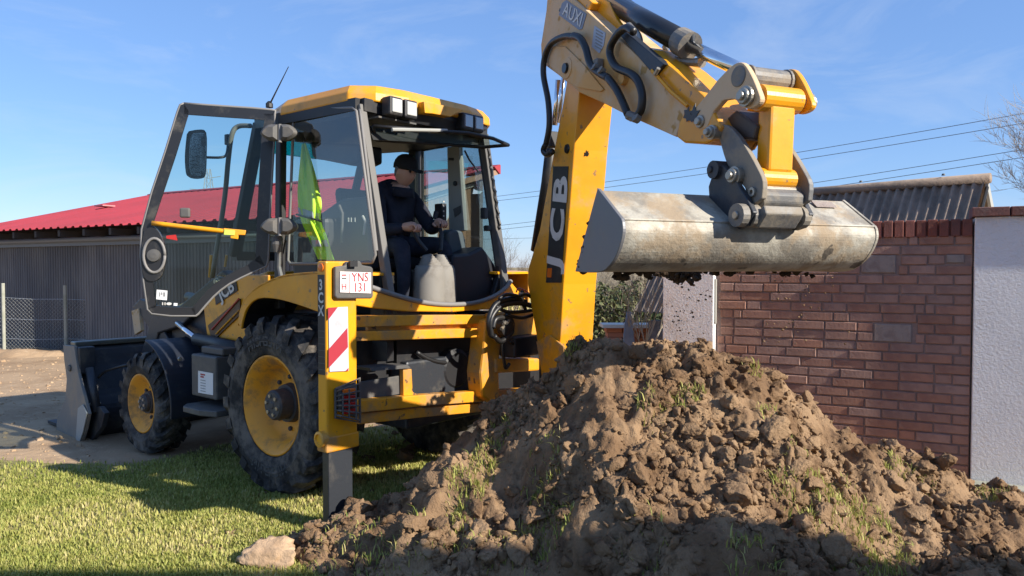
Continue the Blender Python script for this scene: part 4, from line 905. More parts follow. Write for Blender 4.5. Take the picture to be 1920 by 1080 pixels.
MB().box(M(-.85, .60, 1.02), FW*1.5, LF*-.06, UP*.30).build('side_panel', BLK, BH); MB().box(M(-.85, -.54, 1.02), FW*1.5, LF*-.06, UP*.30).build('side_panel', BLK, BH)
# cab interior: seat, consoles, control pedestal
seat = MB().cbox(M(-.15, .0, 1.72), FW*.46, LF*.46, UP*.10).build('seat', SEATM, BH, bevel=.04)
MB().prism([M(.05, .22, 1.74), M(.16, .22, 1.74), M(.28, .22, 2.34), M(.20, .22, 2.36)], LF*-.44).build('backrest', SEATM, seat, bevel=.04)
MB().cbox(M(-.12, 0, 1.48), FW*.34, LF*.36, UP*.40).build('seat_base', BLK, seat, bevel=.03)
for sg in (1, -1): MB().cbox(M(-.08, sg*.30, 1.92), FW*.34, LF*.07, UP*.05).build('armrest', SEATM, seat, bevel=.02)
MB().cbox(M(.22, .40, 1.75), FW*.45, LF*.22, UP*.66).build('side_console', BLK, BH, bevel=.04)
MB().prism([PL(a, b, .35) for a, b in ((600, 400), (640, 372), (690, 368), (694, 505), (560, 505), (560, 440))], LF*-.1).build('dash_panel', BLK, BH, bevel=.02)
MB().tube([PL(636, 385, .40), PL(642, 400, .40), PL(641, 455, .40)], .012, 8).build('loader_lever', GRY, BH)
for x0 in (652.5, 657.5, 664.5): MB().prism([PL(a, b, .44) for a, b in ((x0, 408), (x0+2, 408), (x0+2, 416), (x0, 416))], LF*.003).build('console_mark', DECW, BH)
MB().tube([PL(680, 405, .42), PL(685, 415, .42), PL(682, 440, .42)], .010, 8).build('console_handle', LGR, BH)
MB().cbox(M(.60, 0, 1.85), FW*.22, LF*.5, UP*.5).build('front_dash', BLK, BH, bevel=.04)
st = MB(); c_ = M(.42, 0, 2.05); st.tube([c_+LF*.19*math.cos(a)+(UP*.8-FW*.4)*.19*math.sin(a) for a in np.linspace(0, 2*math.pi, 25)], .014, 8); st.build('steering_wheel', BLK, BH, smooth=True)
sv = MB().prism([PL(a, b, .3) for a, b in ((580, 265), (672, 270), (672, 302), (655, 310), (585, 296))], LF*-.25).build('overhead_console', BLK, BH, bevel=.02)
ped = sub('control_pedestal')
for k, (px, w_) in enumerate(((805, .21), (826, .20))):
    c_ = PR(px, 470, -.74); c_.z = 0
    rg = [(1.33, .125), (1.45, .122), (1.60, .118), (1.67, .112), (1.70, .10)]
    mb = MB(); mb.loft([[c_+UP*z_+LF*(r_*w_/.19*math.cos(a)*.95)+FW*(r_*math.sin(a)) for a in np.linspace(0, 2*math.pi, 21)[:-1]] for z_, r_ in rg]); mb.build('pedestal_column', BOOT, ped, smooth=True)
    bel = MB(); z_ = 1.70; prof = []
    for j in range(6): prof += [(j*.017, .104-j*.012), (j*.017+.009, .088-j*.011)]
    ax_ = (UP + LF*(.25 if k == 0 else -.05)).normalized(); bel.lathe(c_+UP*1.69, ax_, prof, 20); bel.build('lever_gaiter', BOOT, ped, smooth=True)
HL = PR(770, 425, -.66); HR_ = PR(822, 418, -.62)
MB().tube([PR(800, 470, -.74), PR(785, 452, -.70), HL], .016, 8).build('control_lever', BLK, ped); MB().tube([PR(826, 470, -.74), PR(828, 440, -.68), HR_], .016, 8).build('control_lever', BLK, ped)
MB().tube([PR(815, 410, -.5), PR(818, 397, -.5)], .02, 8).build('phone_mount', BLK, BH)
MB().cbox(PR(826, 400, -.45), LF*.05, FW*.10, UP*.16).build('switch_pod', BLK, BH, bevel=.01)
for k in range(5): MB().cbox(PR(832, 378+k*9, -.505), LF*.012, FW*.004, UP*.012).build('switch', DECW, BH)
MB().prism([PR(a, b, -.80) for a, b in ((850, 478), (880, 475), (905, 462), (928, 495), (942, 540), (905, 565), (848, 572))], FW*.35).build('side_locker', mat('locker_plastic', (.012, .014, .02), .5), BH, bevel=.02)
MB().prism([PR(a, b, -.60) for a, b in ((840, 436), (850, 430), (868, 433), (874, 450), (876, 480), (842, 478))], FW*.12).build('drink_bottle', mat('teal_grey', (.05, .07, .08), .5), BH, bevel=.02)
MB().box(M(-.84, .5, 1.30), FW*.3, LF*-.22, UP*.10).build('pedal_plate', GRY, BH, bevel=.01)

# ---- rear frame
XR = -1.02
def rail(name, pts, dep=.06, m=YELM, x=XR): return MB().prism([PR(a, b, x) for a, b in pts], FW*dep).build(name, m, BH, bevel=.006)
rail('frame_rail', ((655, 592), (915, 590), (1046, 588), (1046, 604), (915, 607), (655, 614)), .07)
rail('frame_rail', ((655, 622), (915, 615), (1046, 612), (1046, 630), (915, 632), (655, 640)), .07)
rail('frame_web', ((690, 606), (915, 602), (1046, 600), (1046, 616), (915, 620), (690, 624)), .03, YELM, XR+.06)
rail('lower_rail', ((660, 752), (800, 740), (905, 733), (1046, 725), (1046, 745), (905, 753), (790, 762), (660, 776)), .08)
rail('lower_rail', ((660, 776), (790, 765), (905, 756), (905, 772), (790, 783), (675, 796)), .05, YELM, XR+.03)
rail('dark_backing', ((660, 640), (1040, 628), (1040, 740), (660, 756)), .02, BLK, XR+.34)  # black sheet added for the dark see-through gap behind the rails
rail('step_plate', ((676, 716), (752, 704), (758, 738), (676, 752)), .02, GRY, XR+.08)
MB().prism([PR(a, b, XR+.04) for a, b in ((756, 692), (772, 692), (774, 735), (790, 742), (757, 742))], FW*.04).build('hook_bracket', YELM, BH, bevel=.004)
MB().prism([PR(a, b, XR+.02) for a, b in ((692, 690), (764, 684), (770, 690), (698, 696))], FW*.16).build('tread_plate', GRY, BH)
MB().tube([PR(780, 660, XR+.2), PR(810, 676, XR+.18), PR(850, 680, XR+.18), PR(900, 668, XR+.2)], .018, 8, smooth=4).build('cross_hose', HOSE, BH, smooth=True)
dr = MB(); dr.lathe(PR(838, 690, XR+.28), FW*-1, [(0, .16), (.1, .16), (.12, .13), (.12, .03)], 24); dr.build('drum', BLK, BH)
# ---- stabilisers
def stabiliser(sg):
    e = sub('stabiliser'); y0, y1 = (1.05, 1.285) if sg > 0 else (-1.285, -1.05)
    xa, xb = -1.085, -.99
    MB().box(M(xa, y0, .60), FW*(xb-xa), LF*(y1-y0), UP*1.125).build('outer_leg', YEL, e, bevel=.012)
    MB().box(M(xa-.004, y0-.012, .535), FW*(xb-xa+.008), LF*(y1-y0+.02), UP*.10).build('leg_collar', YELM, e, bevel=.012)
    MB().lathe(M(xa+.045, (y1+.008) if sg > 0 else y0-.008, .62), LF*sg, [(-.02, .05), (.022, .05), (.026, .035), (.018, .03)], 18).build('collar_boss', YEL, e)
    MB().box(M(xa+.012, y0+.03, .02), FW*.07, LF*(y1-y0-.05), UP*.60).build('inner_leg', DST, e, bevel=.008)
    MB().box(M(xa-.03, y0-.03, -.01), FW*.20, LF*(y1-y0+.06), UP*.035).build('foot_pad', DST, e, bevel=.008)
    if sg < 0: return
    # decal strip with the model number on the outer side
    yo = y1+.0015
    MB().box(M(xa+.012, yo, 1.02), FW*.07, LF*.002, UP*.62).build('decal_strip', DEC, e)
    for ch, zc in (('3', 1.575), ('C', 1.495), ('X', 1.415)): text('decal_letter', ch, M(xa+.047, yo+.002, zc), FW*-1, UP, .09, DECW, e, bold=.03, sx=.85)
    MB().lathe(M(xa+.047, yo, 1.685), LF, [(0, .026), (.006, .026), (.008, .012)], 16).build('round_mark', LORG, e)
    for k in range(7): MB().box(M(xa+.016, yo+.003, 1.05+k*.04), FW*.062, LF*.001, UP*.004).build('decal_line', GRY, e)
    # number plate
    pl = MB().prism([PR(a, b, -1.12) for a, b in ((629, 500), (648, 498), (650, 491), (676, 489), (680, 497), (697, 500), (700, 504), (700, 556), (697, 560), (633, 560), (629, 556))], FW*.03).build('plate_holder', GRY, e, bevel=.008)
    MB().prism([PR(a, b, -1.123) for a, b in ((637, 509), (695, 511), (695, 550), (637, 548))], FW*-.004).build('plate', mat('plate_white', (.78, .70, .68), .5), pl)
    MB().prism([PR(a, b, -1.13) for a, b in ((653, 490), (667, 489), (667, 500), (653, 500))], FW*-.02).build('plate_lamp', BLK, pl)
    xd, yd = -LF, UP
    text('plate_text', 'YNS', PR(675, 520.5, -1.128), xd, yd, .080, REDT, pl, bold=.0, sx=.9); text('plate_text', '131', PR(675, 539.5, -1.128), xd, yd, .080, REDT, pl, sx=.9)
    text('plate_text', 'H', PR(645, 538, -1.128), xd, yd, .06, REDT, pl)
    for k in range(2): MB().box(PR(641, 517+k*6, -1.128), LF*-.035, FW*-.001, UP*.008).build('flag_bar', GRY if k else REDT, pl)
    MB().box(PR(655, 513, -1.128), LF*-.003, FW*-.001, UP*-.12).build('plate_line', REDT, pl)
    # red and white hazard board
    x = -1.088; bo = MB().prism([PR(a, b, x) for a, b in ((615, 577), (651, 575), (653, 695), (617, 697))], FW*-.006).build('hazard_board', WHTR, e)
    for st_ in (((615, 577), (633, 576), (615, 600)), ((651, 615), (652, 651), (616, 690), (616, 655))): MB().prism([PR(a, b, x-.0075) for a, b in st_], FW*-.002).build('red_stripe', REDR, bo)
    MB().prism([PR(a, b, x-.0075) for a, b in ((653, 690), (653, 695), (648, 695.4))], FW*-.002).build('red_stripe', REDR, bo)
    # tail lamp in its wire cage
    lm = MB().prism([PR(a, b, -1.115) for a, b in ((634, 728), (668, 716), (671, 784), (636, 772))], FW*.03).build('tail_lamp', GRY, e, bevel=.005)
    for k, mm in enumerate((LORG, LREDM, LREDM, LREDM)):
        MB().prism([PR(a, b+k*12.5, -1.118) for a, b in ((641, 730), (664, 727), (665, 737), (642, 739))], FW*-.02).build('lens', mm, lm, bevel=.004)
    cage = MB()
    for k in range(6): cage.tube([PR(630, 735+k*8.5, -1.10), PR(640, 730+k*10, -1.19), PR(672, 720+k*13.5, -1.19), PR(675, 720+k*13.5, -1.08)], .0055, 6)
    for px in (643, 655, 668): cage.tube([PR(px, 738-(px-640)*.55, -1.19), PR(px, 776+(px-640)*.4, -1.19)], .0055, 6)
    cage.tube([PR(629, 730, -1.10), PR(674, 709, -1.12), PR(675, 792, -1.12), PR(629, 783, -1.10), PR(629, 730, -1.10)], .009, 6)
    cage.build('lamp_cage', GRY, e)
stabiliser(1); stabiliser(-1)
# ---- kingpost carriage
def carriage():
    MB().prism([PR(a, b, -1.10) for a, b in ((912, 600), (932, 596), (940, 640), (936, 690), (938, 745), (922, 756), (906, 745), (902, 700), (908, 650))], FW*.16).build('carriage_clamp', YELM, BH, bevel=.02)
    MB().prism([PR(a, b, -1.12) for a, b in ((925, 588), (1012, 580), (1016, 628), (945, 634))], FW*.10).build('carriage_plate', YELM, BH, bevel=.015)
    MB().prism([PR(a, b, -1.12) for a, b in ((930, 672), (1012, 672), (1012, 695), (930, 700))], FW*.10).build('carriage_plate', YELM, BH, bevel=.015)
    MB().lathe(KP-UP*-.62, UP, [(0, .11), (.16, .11), (.16, .08), (.60, .08), (.60, .11), (.76, .11)], 20).build('kingpost', DST, BH)
    bx_ = MB(); bx_.cbox(PR(975, 648, -1.16), LF*.32, FW*.16, UP*.16).build('valve_block', BLK, BH, bevel=.015)
    for k, pts in enumerate((((920, 628), (916, 600), (930, 570), (960, 560), (985, 566)), ((922, 632), (920, 600), (938, 575), (970, 568), (1000, 574)), ((926, 630), (940, 640), (960, 620), (950, 598), (930, 598), (924, 615)), ((940, 640), (944, 670), (948, 690), (955, 682)), ((930, 575), (955, 585), (1000, 582)), ((948, 590), (980, 596), (1004, 588)), ((955, 640), (980, 652), (1008, 640)), ((965, 560), (985, 552), (1000, 560)), ((936, 560), (950, 552), (975, 556)), ((985, 580), (978, 560), (980, 545)))):
        MB().tube([PR(a, b, -1.22-.012*(k % 3)) for a, b in pts], .021 if k < 3 else .014, 8, smooth=5).build('hydraulic_hose', HOSE, BH, smooth=True)
    MB().tube([PR(977, 548, -1.22), PR(978, 572, -1.22)], .022, 10).build('hose_union', PIN, BH)
    MB().lathe(PR(944, 612, -1.2), FW*-1, [(0, .08), (.05, .08), (.06, .05), (.07, .02)], 20).build('hose_guide', BLK, BH)
    for px, py in ((940, 617), (950, 606), (944, 608)): MB().tube([PR(px, py, -1.28), PR(px+4, py-5, -1.26)], .012, 8).build('hose_fitting', PIN, BH)
    MB().tube([PR(968, 548, -1.15), PR(972, 541, -1.15), PR(985, 545, -1.15), PR(994, 552, -1.15)], .006, 6, smooth=4).build('red_cable', REDR, BH)
carriage()
# ---- boom
bw = .27
lp = [(1070, 110), (1056, 190), (1044, 255), (1030, 330), (1012, 430), (990, 505), (989, 530), (996, 575), (1005, 625), (1012, 680), (1020, 712), (1047, 712), (1050, 640), (1056, 533), (1067, 400), (1076, 280), (1085, 185), (1092, 110)]
OF = -bw/2
boom = MB().prism([PB(a, b, OF) for a, b in lp], BA*bw).build('boom', YEL, BH, bevel=.008)
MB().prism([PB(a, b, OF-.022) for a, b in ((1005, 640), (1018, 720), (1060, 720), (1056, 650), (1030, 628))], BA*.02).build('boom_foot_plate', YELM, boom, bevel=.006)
# name panel on the boom's side, letters reading upwards
c0 = [PB(a, b, OF-.002) for a, b in ((1038, 312), (1066, 312), (1053, 530), (1024, 530))]
MB().prism(c0, BA*-.003).build('name_panel', DEC, boom)
up_ = (PB(1052, 312, OF)-PB(1038.5, 530, OF)).normalized(); xd_ = up_; yd_ = (PB(1040, 420, OF)-PB(1060, 420, OF)); yd_ = (yd_-xd_*yd_.dot(xd_)).normalized()
for ch, (px, py) in zip('JCB', ((1039.5, 490), (1046, 422), (1052, 357))): text('name_letter', ch, PB(px, py, OF-.006), xd_, yd_, .30, DECW, boom, bold=.035, sx=1.15, ext=.002)
MB().prism([PB(a, b, OF-.006) for a, b in ((1027, 503), (1035, 503), (1034, 520), (1026, 520))], BA*-.002).build('name_mark', LORG, boom)
for px, py, of in ((1064, 279, OF), ): MB().lathe(PB(px, py, of), BA*-1, [(0, .035), (.012, .03), (.014, .012)], 14).build('boom_plug', GREASE, boom)
# splashes of grease on the front face
def on_front(px, py):   # front face of the boom: interpolate the edge
    e0, e1 = PB(1076, 280, OF), PB(1056, 533, OF); n_ = (e1-e0).cross(BA).normalized(); return hit(px, py, e0, n_), (n_ if n_.dot(C0-e0) > 0 else -n_)
p_, n_ = on_front(1100, 288)
def blot(c_, n_, r_, name, parent):
    n_ = n_.normalized(); u_ = n_.orthogonal().normalized(); w_ = n_.cross(u_); mb = MB()
    mb.prism([c_+n_*.001+(u_*math.cos(a)+w_*math.sin(a))*r_*random.uniform(.45, 1.1)*(1.0 if k % 3 else 1.3) for k, a in enumerate(np.linspace(0, 2*math.pi, 19)[:-1])], n_*.003)
    return mb.build(name, GREASE, parent)
blot(p_, n_, .024, 'grease_blot', boom)

# lift ram behind the boom (dark barrel, bright rod)
MB().tube([PB(1047, 150, -.02), PB(1040, 235, -.02)], .022, 10).build('dipper_rod', CHR, BH, smooth=True)
MB().tube([PB(1058, 140, .05), PB(1046, 230, .05)], .018, 10).build('dipper_rod', CHR, BH, smooth=True)
MB().tube([PB(1036, 252, -.02), PB(1025, 345, -.02), PB(1005, 470, -.02)], .045, 12).build('dipper_ram', BLK, BH, smooth=True)
MB().cbox(PB(1036, 262, -.06), BA*.08, BD*.06, UP*.12).build('ram_gland', BLK, BH, bevel=.01)
for pts in (((1082, 70), (1060, 68), (1035, 80), (1022, 105), (1019, 140), (1028, 190), (1030, 235), (1024, 270)), ((1024, 270), (1019, 282), (1026, 290), (1036, 284))):
    MB().tube([PB(a, b, -.20) for a, b in pts], .022, 10, smooth=6).build('hydraulic_hose', HOSE, BH, smooth=True)
# ---- dipper
dw = .28; DO = -dw/2-.02
top_e = [(1052, -70), (1066, -10), (1101, 21), (1137, 53), (1188, 98), (1222, 129), (1244, 157), (1289, 200)]
dl = [(1030, -60), (1024, 20), (1014, 84), (1015, 112), (1024, 124), (1047, 141), (1087, 174), (1132, 194), (1177, 217), (1225, 238), (1267, 257), (1276, 232), (1289, 205)] + top_e[::-1]
dip = MB().prism([PB(a, b, DO) for a, b in dl], BA*dw).build('dipper', YEL2, BH, bevel=.008)
# brighter sliding inner section on the upper side
inner = [(1195, 86), (1215, 92), (1262, 128), (1318, 178), (1340, 205), (1300, 215), (1292, 203), (1246, 158), (1224, 130)]
MB().prism([PB(a, b, DO+.015) for a, b in inner], BA*(dw-.05)).build('inner_dipper', YEL, BH, bevel=.01)
nose = [(1268, 257), (1272, 232), (1284, 206), (1310, 196), (1335, 205), (1352, 238), (1338, 262), (1322, 270), (1282, 268)]
MB().prism([PB(a, b, DO-.012) for a, b in nose], BA*(dw+.02)).build('dipper_nose', YEL, BH, bevel=.012)
MB().tube([PB(1289, 199, DO-.012), PB(1258, 172, DO-.012), PB(1222, 132, DO-.012)], .010, 6).build('weld_edge', YEL, dip)
# pivot boss and plate outline on the dipper's side
MB().lathe(PB(1066, 128, DO), BA*-1, [(0, .075), (.016, .072), (.018, .04)], 24).build('pivot_boss', YEL2, dip)
MB().lathe(PB(1062, 128, DO-.016), BA*-1, [(0, .038), (.02, .034)], 16).build('pivot_pin', GREASE, dip)
MB().prism([PB(a, b, DO-.001) for a, b in ((1018, 110), (1036, 86), (1062, 88), (1095, 120), (1134, 168), (1128, 172), (1085, 164), (1060, 148))], BA*-.010).build('pivot_plate', YEL2, dip, bevel=.003)
st_ = MB().prism([PB(a, b, DO-.002) for a, b in ((1054, 6), (1062, 0), (1100, 26), (1092, 54), (1086, 56), (1048, 28))], BA*-.002).build('owner_sticker', mat('blue_grey_sticker', (.22, .25, .32), .6), dip)
xd_ = (PB(1095, 42, DO)-PB(1055, 14, DO)).normalized(); yd_ = (PB(1060, 2, DO)-PB(1052, 28, DO)); yd_ = (yd_-xd_*yd_.dot(xd_)).normalized()
text('sticker_text', 'AUXI', PB(1074, 28, DO-.006), xd_, yd_, .125, DECW, dip, bold=.01, sx=1.1)
wl = MB().prism([PB(a, b, DO-.002) for a, b in ((1115, 48), (1136, 62), (1132, 86), (1124, 100), (1110, 88))], BA*-.002).build('warning_sticker', mat('pale_blue_sticker', (.38, .42, .50), .6), dip)
for k in range(6): MB().tube([PB(1118-k*.4, 56+k*6, DO-.005), PB(1130-k*.4, 63+k*6, DO-.005)], .004, 4).build('sticker_line', mat('print_grey', (.25, .25, .25), .6), wl)
pass
# hoses looping on the side
for of, pts in ((-.06, ((1075, 67), (1088, 72), (1098, 90), (1106, 118), (1118, 133), (1140, 146))), (-.06, ((1140, 146), (1155, 166), (1168, 192), (1177, 214))), (-.05, ((1188, 60), (1175, 52), (1160, 62), (1146, 84), (1144, 104), (1156, 126), (1182, 138), (1196, 152), (1204, 178), (1202, 205), (1194, 218)))):
    MB().tube([PB(a, b, DO+of) for a, b in pts], .024, 10, smooth=6).build('hydraulic_hose', HOSE, BH, smooth=True)
for px, py in ((1112, 124), (1124, 130), (1178, 215), (1190, 219)): MB().tube([PB(px, py, DO-.08), PB(px+8, py+6, DO-.05)], .026, 8).build('hose_union', GST, BH)
MB().tube([PB(1178, 216, DO-.07), PB(1194, 222, DO-.05)], .028, 8).build('hose_union', GST, BH)
MB().lathe(PB(1172, 148, DO), BA*-1, [(0, .04), (.03, .035), (.035, .01)], 14).build('grease_boss', YEL2, dip)
MB().cbox(PB(1120, 122, DO-.03), BD*.08, BA*.05, UP*.07).build('hose_clip', GST, dip, bevel=.008)
# pipe elbow and couplings between dipper and bucket ram
MB().tube([PB(1178, 50, -.10), PB(1195, 70, -.10), PB(1198, 96, -.12), PB(1212, 108, -.12), PB(1226, 107, -.12)], .030, 10, smooth=5).build('elbow_pipe', PIN, BH, smooth=True)
MB().prism([PB(a, b, DO-.01) for a, b in ((1158, 62), (1170, 56), (1245, 120), (1226, 142))], BA*.05).build('wear_pad', DST, BH, bevel=.006)
MB().tube([PB(1228, 140, DO-.03), PB(1235, 128, DO-.03)], .012, 8).build('shackle', PIN, BH)
MB().tube([PB(1268, 112, .0), PB(1298, 117, .0), PB(1316, 117, .0)], [.018, .022, .03], 10).build('coupling', PIN, BH); MB().tube([PB(1246, 88, .05), PB(1256, 105, .02), PB(1270, 112, .0)], .016, 8, smooth=4).build('coupling_hose', PIN, BH)
# bucket ram: lug, barrel, rod
MB().prism([PB(a, b, -.07) for a, b in ((1101, 22), (1106, 6), (1130, -4), (1142, 4), (1155, 35), (1175, 62), (1165, 66), (1137, 52))], BA*.03).build('ram_lug', YEL, BH, bevel=.005)
MB().prism([PB(a, b, .07) for a, b in ((1101, 22), (1106, 6), (1130, -4), (1142, 4), (1155, 35), (1175, 62), (1165, 66), (1137, 52))], BA*.03).build('ram_lug', YEL, BH, bevel=.005)
MB().prism([PB(a, b, DO+.02) for a, b in ((1075, -6), (1090, -14), (1110, 4), (1102, 20))], BA*.2).build('top_casting', YEL, BH, bevel=.01)
pin(PB(1128, 12, .0), BA, .035, .24)
MB().tube([PB(1142, 2, .0), PB(1210, 40, .0), PB(1285, 82, .0)], .066, 20).build('bucket_ram', mat('ram_black', (.012, .013, .016), .3, coat=.3, dirt=(.08, .07, .06), ds=6, dlo=.55, damt=.4), BH, smooth=True)
MB().tube([PB(1276, 77, .0), PB(1294, 87, .0)], .078, 20).build('ram_gland', GST, BH)
MB().tube([PB(1290, 85, .0), PB(1385, 130, .0)], .036, 16).build('ram_rod', CHR, BH, smooth=True)
MB().tube([PB(1150, -8, -.02), PB(1172, -2, .03), PB(1200, 18, .06), PB(1210, 30, .07)], .014, 8, smooth=4).build('hydraulic_hose', HOSE, BH, smooth=True)
MB().tube([PB(1268, 62, .0), PB(1300, 68, .0), PB(1298, 78, .0)], .014, 8).build('ram_pipe', DST, BH)
# tipping levers (pair), link, pins
lev = curve2([(1366, 128), (1380, 118), (1394, 119), (1408, 140), (1420, 168), (1425, 186), (1418, 198), (1402, 204), (1388, 198), (1376, 186), (1356, 188)], 3) + [(1338, 208), (1326, 238), (1312, 244), (1300, 232), (1296, 212), (1322, 180), (1345, 150)]
LO = -.175
for of in (LO, .135): MB().prism([PB(a, b, LO) + BA*(of-LO) for a, b in lev], BA*.032).build('tipping_lever', YEL2 if of < 0 else YEL, BH, bevel=.006)
MB().lathe(PB(1385, 143, LO), BA*-1, [(0, .05), (.004, .05), (.006, .046)], 24).build('lever_eye', GST, BH)
pin(PB(1385, 143, LO)+BA*.17, BA, .055, .31, 'ram_pin', GST); pin(PB(1404, 181, LO)+BA*.17, BA, .045, .46, 'link_pin', PIN)
pin(PB(1314, 228, LO)+BA*.17, BA, .04, .40, 'lever_pin', PIN)
blot(PB(1302, 216, LO-.001), -BA, .045, 'grease_smear', BH); blot(PB(1290, 214, DO-.014), -BA, .035, 'grease_smear', BH); blot(PB(1050, 20, DO-.001), -BA, .012, 'grease_smear', BH)
# the yellow link between lever and hitch
lt, lb_ = PB(1404, 181, LO)+BA*.17, PB(1398, 333, LO)+BA*.17
MB().lathe(lt-BA*.115, BA, [(0, .062), (.23, .062)], 20).build('link_tube', YEL, BH, smooth=False)
MB().lathe(lb_-BA*.10, BA, [(0, .052), (.20, .052)], 20).build('link_tube', YEL, BH, smooth=False)
dv = (lb_-lt).normalized(); sv_ = dv.cross(BA).normalized(); MB().box(lt-BA*.075-sv_*.045+dv*.03, dv*((lb_-lt).length-.06), BA*.15, sv_*.09).build('tipping_link', YEL, BH, bevel=.014)
# quick hitch: two curved grey plates joined by pins and a cross block
hp = curve2([(1342, 236), (1360, 234), (1380, 250), (1400, 280), (1418, 312), (1430, 340), (1428, 372)], 3) + curve2([(1412, 384), (1402, 376), (1396, 352), (1374, 328), (1360, 300), (1350, 266)], 3)
hitch = sub('quick_hitch')
for of in (-.15, .13): MB().prism([PB(a, b, -.15)+BA*(of+.15) for a, b in hp], BA*.03).build('side_plate', GST, hitch, bevel=.005)
pin(PB(1346, 249, -.15)+BA*.13, BA, .034, .42, 'hitch_pin', PIN, hitch); pin(PB(1386, 330, -.15)+BA*.14, BA, .042, .42, 'hitch_pin', PIN, hitch)
MB().prism([PB(a, b, -.118) for a, b in ((1404, 362), (1424, 350), (1434, 362), (1432, 380), (1420, 398), (1398, 398))], BA*.25).build('cross_block', GST, hitch, bevel=.01)
MB().tube([PB(1424, 356, -.1), PB(1424, 356, -.1)+BA*.24], .03, 12).build('cross_bar', PIN, hitch)
for px, py, r_ in ((1412, 360, .022), (1404, 376, .02), (1372, 326, .02)): MB().lathe(PB(px, py, -.152), BA*-1, [(0, r_), (.012, r_), (.012, r_*.5), (-.002, r_*.5)], 14).build('lock_eye', PIN, hitch)
MB().prism([PB(a, b, -.10) for a, b in ((1330, 252), (1380, 205), (1420, 235), (1412, 262), (1385, 262), (1360, 248))], BA*.2).build('hitch_saddle', mat('rusty_grease', (.06, .04, .028), .5), hitch, bevel=.012)
MB().prism([PB(a, b, .04) for a, b in ((1392, 246), (1402, 240), (1416, 246), (1418, 262), (1408, 280), (1400, 284), (1392, 270))], BA*.03).build('hitch_tongue', YEL, hitch, bevel=.006)
# ---- digging bucket
BWID = 1.52
bo_ = -.80
prof = [(1127, 357), (1170, 412)] + curve2([(1172, 418), (1173, 436), (1168, 460), (1158, 484), (1146, 500), (1134, 508), (1112, 510), (1086, 508)], 4)
pp = [PB(a, b, bo_) for a, b in prof]
bk = sub('digging_bucket')
cen = sum(pp, V())/len(pp)
shell = MB(); pin_ = []
for k, p in enumerate(pp):
    t = (pp[min(k+1, len(pp)-1)]-pp[max(k-1, 0)]).normalized(); nn = t.cross(BA).normalized(); nn = nn if nn.dot(cen-p) > 0 else -nn; pin_.append(p+nn*.014)
shell.loft([pp+pin_[::-1], [p+BA*BWID for p in pp]+[p+BA*BWID for p in pin_[::-1]]]); sh_ = shell.build('shell', WST, bk)
ep = [cen+(p-cen)*1.035 for p in pp]
def endp(off, name, m): return MB().prism([p+BA*off for p in ep], BA*.018).build(name, m, bk, bevel=.003)
endp(-.018, 'end_plate', mat('shaded_end_steel', (.17, .17, .178), .5, metal=.25, dirt=(.27, .22, .16), ds=5, dlo=.45, damt=.7)); endp(BWID, 'end_plate', WST)  # left end darker than the right: its shade put into the steel colour
MB().tube([pp[1]-BA*.0+(pp[1]-cen)*.01, pp[1]+BA*BWID+(pp[1]-cen)*.01], .006, 5).build('crease_weld', WST, sh_)
MB().prism([PB(a, b, bo_)+BA*(BWID-.26) for a, b in ((1133, 361), (1142, 372), (1142, 371), (1134, 359))], BA*.14).build('back_patch', PALEB, sh_)
# ears on the bucket back
ear = [PB(a, b, -.19) for a, b in ((1340, 312), (1352, 308), (1368, 322), (1400, 372), (1412, 398), (1400, 424), (1384, 430), (1330, 384), (1328, 350))]
MB().prism(ear, BA*.03).build('ear_plate', DST, bk, bevel=.005)
MB().prism([p+BA*.34 for p in ear], BA*.03).build('ear_plate', DST, bk, bevel=.005)
MB().lathe(PB(1336, 318, -.21), BA, [(0, .045), (.10, .045)], 14).build('ear_boss', DST, bk)
pin(PB(1338, 318, -.19)+BA*.17, BA, .036, .4, 'bucket_pin', DST, bk)
pc = PB(1396, 404, -.19)
pin(pc+BA*.17, BA, .040, .46, 'bucket_pin', PIN, bk)
for of in (-.05, .02, .32): MB().lathe(pc+BA*of, BA, [(0, .055), (.04, .055)], 16).build('pin_collar', GST, bk)
MB().prism([PB(a, b, -.14) for a, b in ((1398, 396), (1420, 396), (1432, 384), (1436, 400), (1420, 428), (1396, 424))], BA*.23).build('ear_gusset', GST, bk, bevel=.008)

# ------------------------------------------------------------------ soil in, on and under the bucket
random.seed(31)
sp = []
A0, A1 = pp[-1], pp[0]
for k in range(420):
    s_ = random.random(); p = A0.lerp(A1, random.random()*.82) + (cen-A0.lerp(A1, .5))*random.uniform(.05, .35) + BA*(s_*BWID*.97+.02); sp.append((p.x, p.y, p.z, min(.035, .012*random.paretovariate(1.3))))
for k in range(150):
    p = A0.lerp(A1, random.random()*.9)-(cen-A0.lerp(A1, .5))*random.uniform(-.1, .10) + BA*random.uniform(-.01, .05); sp.append((p.x, p.y, p.z, min(.018, .007*random.paretovariate(1.3))))
tag(clods('bucket_soil', sp, SOILD), 'dark soil filling the mouth of the digging bucket', 'soil', kind='stuff')
sp = []
for k in range(300):      # a mass letting go of the lip, its shade put into the colour
    px = random.gauss(1290, 17); py = 510 + abs(random.gauss(0, 11))*max(.2, 1-abs(px-1290)/50); p = PB(px, py, .1+random.uniform(-.1, .1)); p += BD*random.uniform(-.15, .0); sp.append((p.x, p.y, p.z, min(.022, .006*random.paretovariate(1.4))))
o = clods('falling_lump', sp, SOILD); tag(o, 'dark lump of soil breaking away under the raised bucket', 'soil', kind='stuff'); sp = []
for k in range(420):
    if random.random() < .6: px = random.gauss(1300, 16); py = random.uniform(530, 650)
    else: px = random.gauss(1490, 42); py = random.uniform(515, 660)
    p = PB(px, py, .1+(px-1300)/420) + BD*random.uniform(-.2, .1); sp.append((p.x, p.y, p.z, min(.009, .0016*random.paretovariate(1.5))))
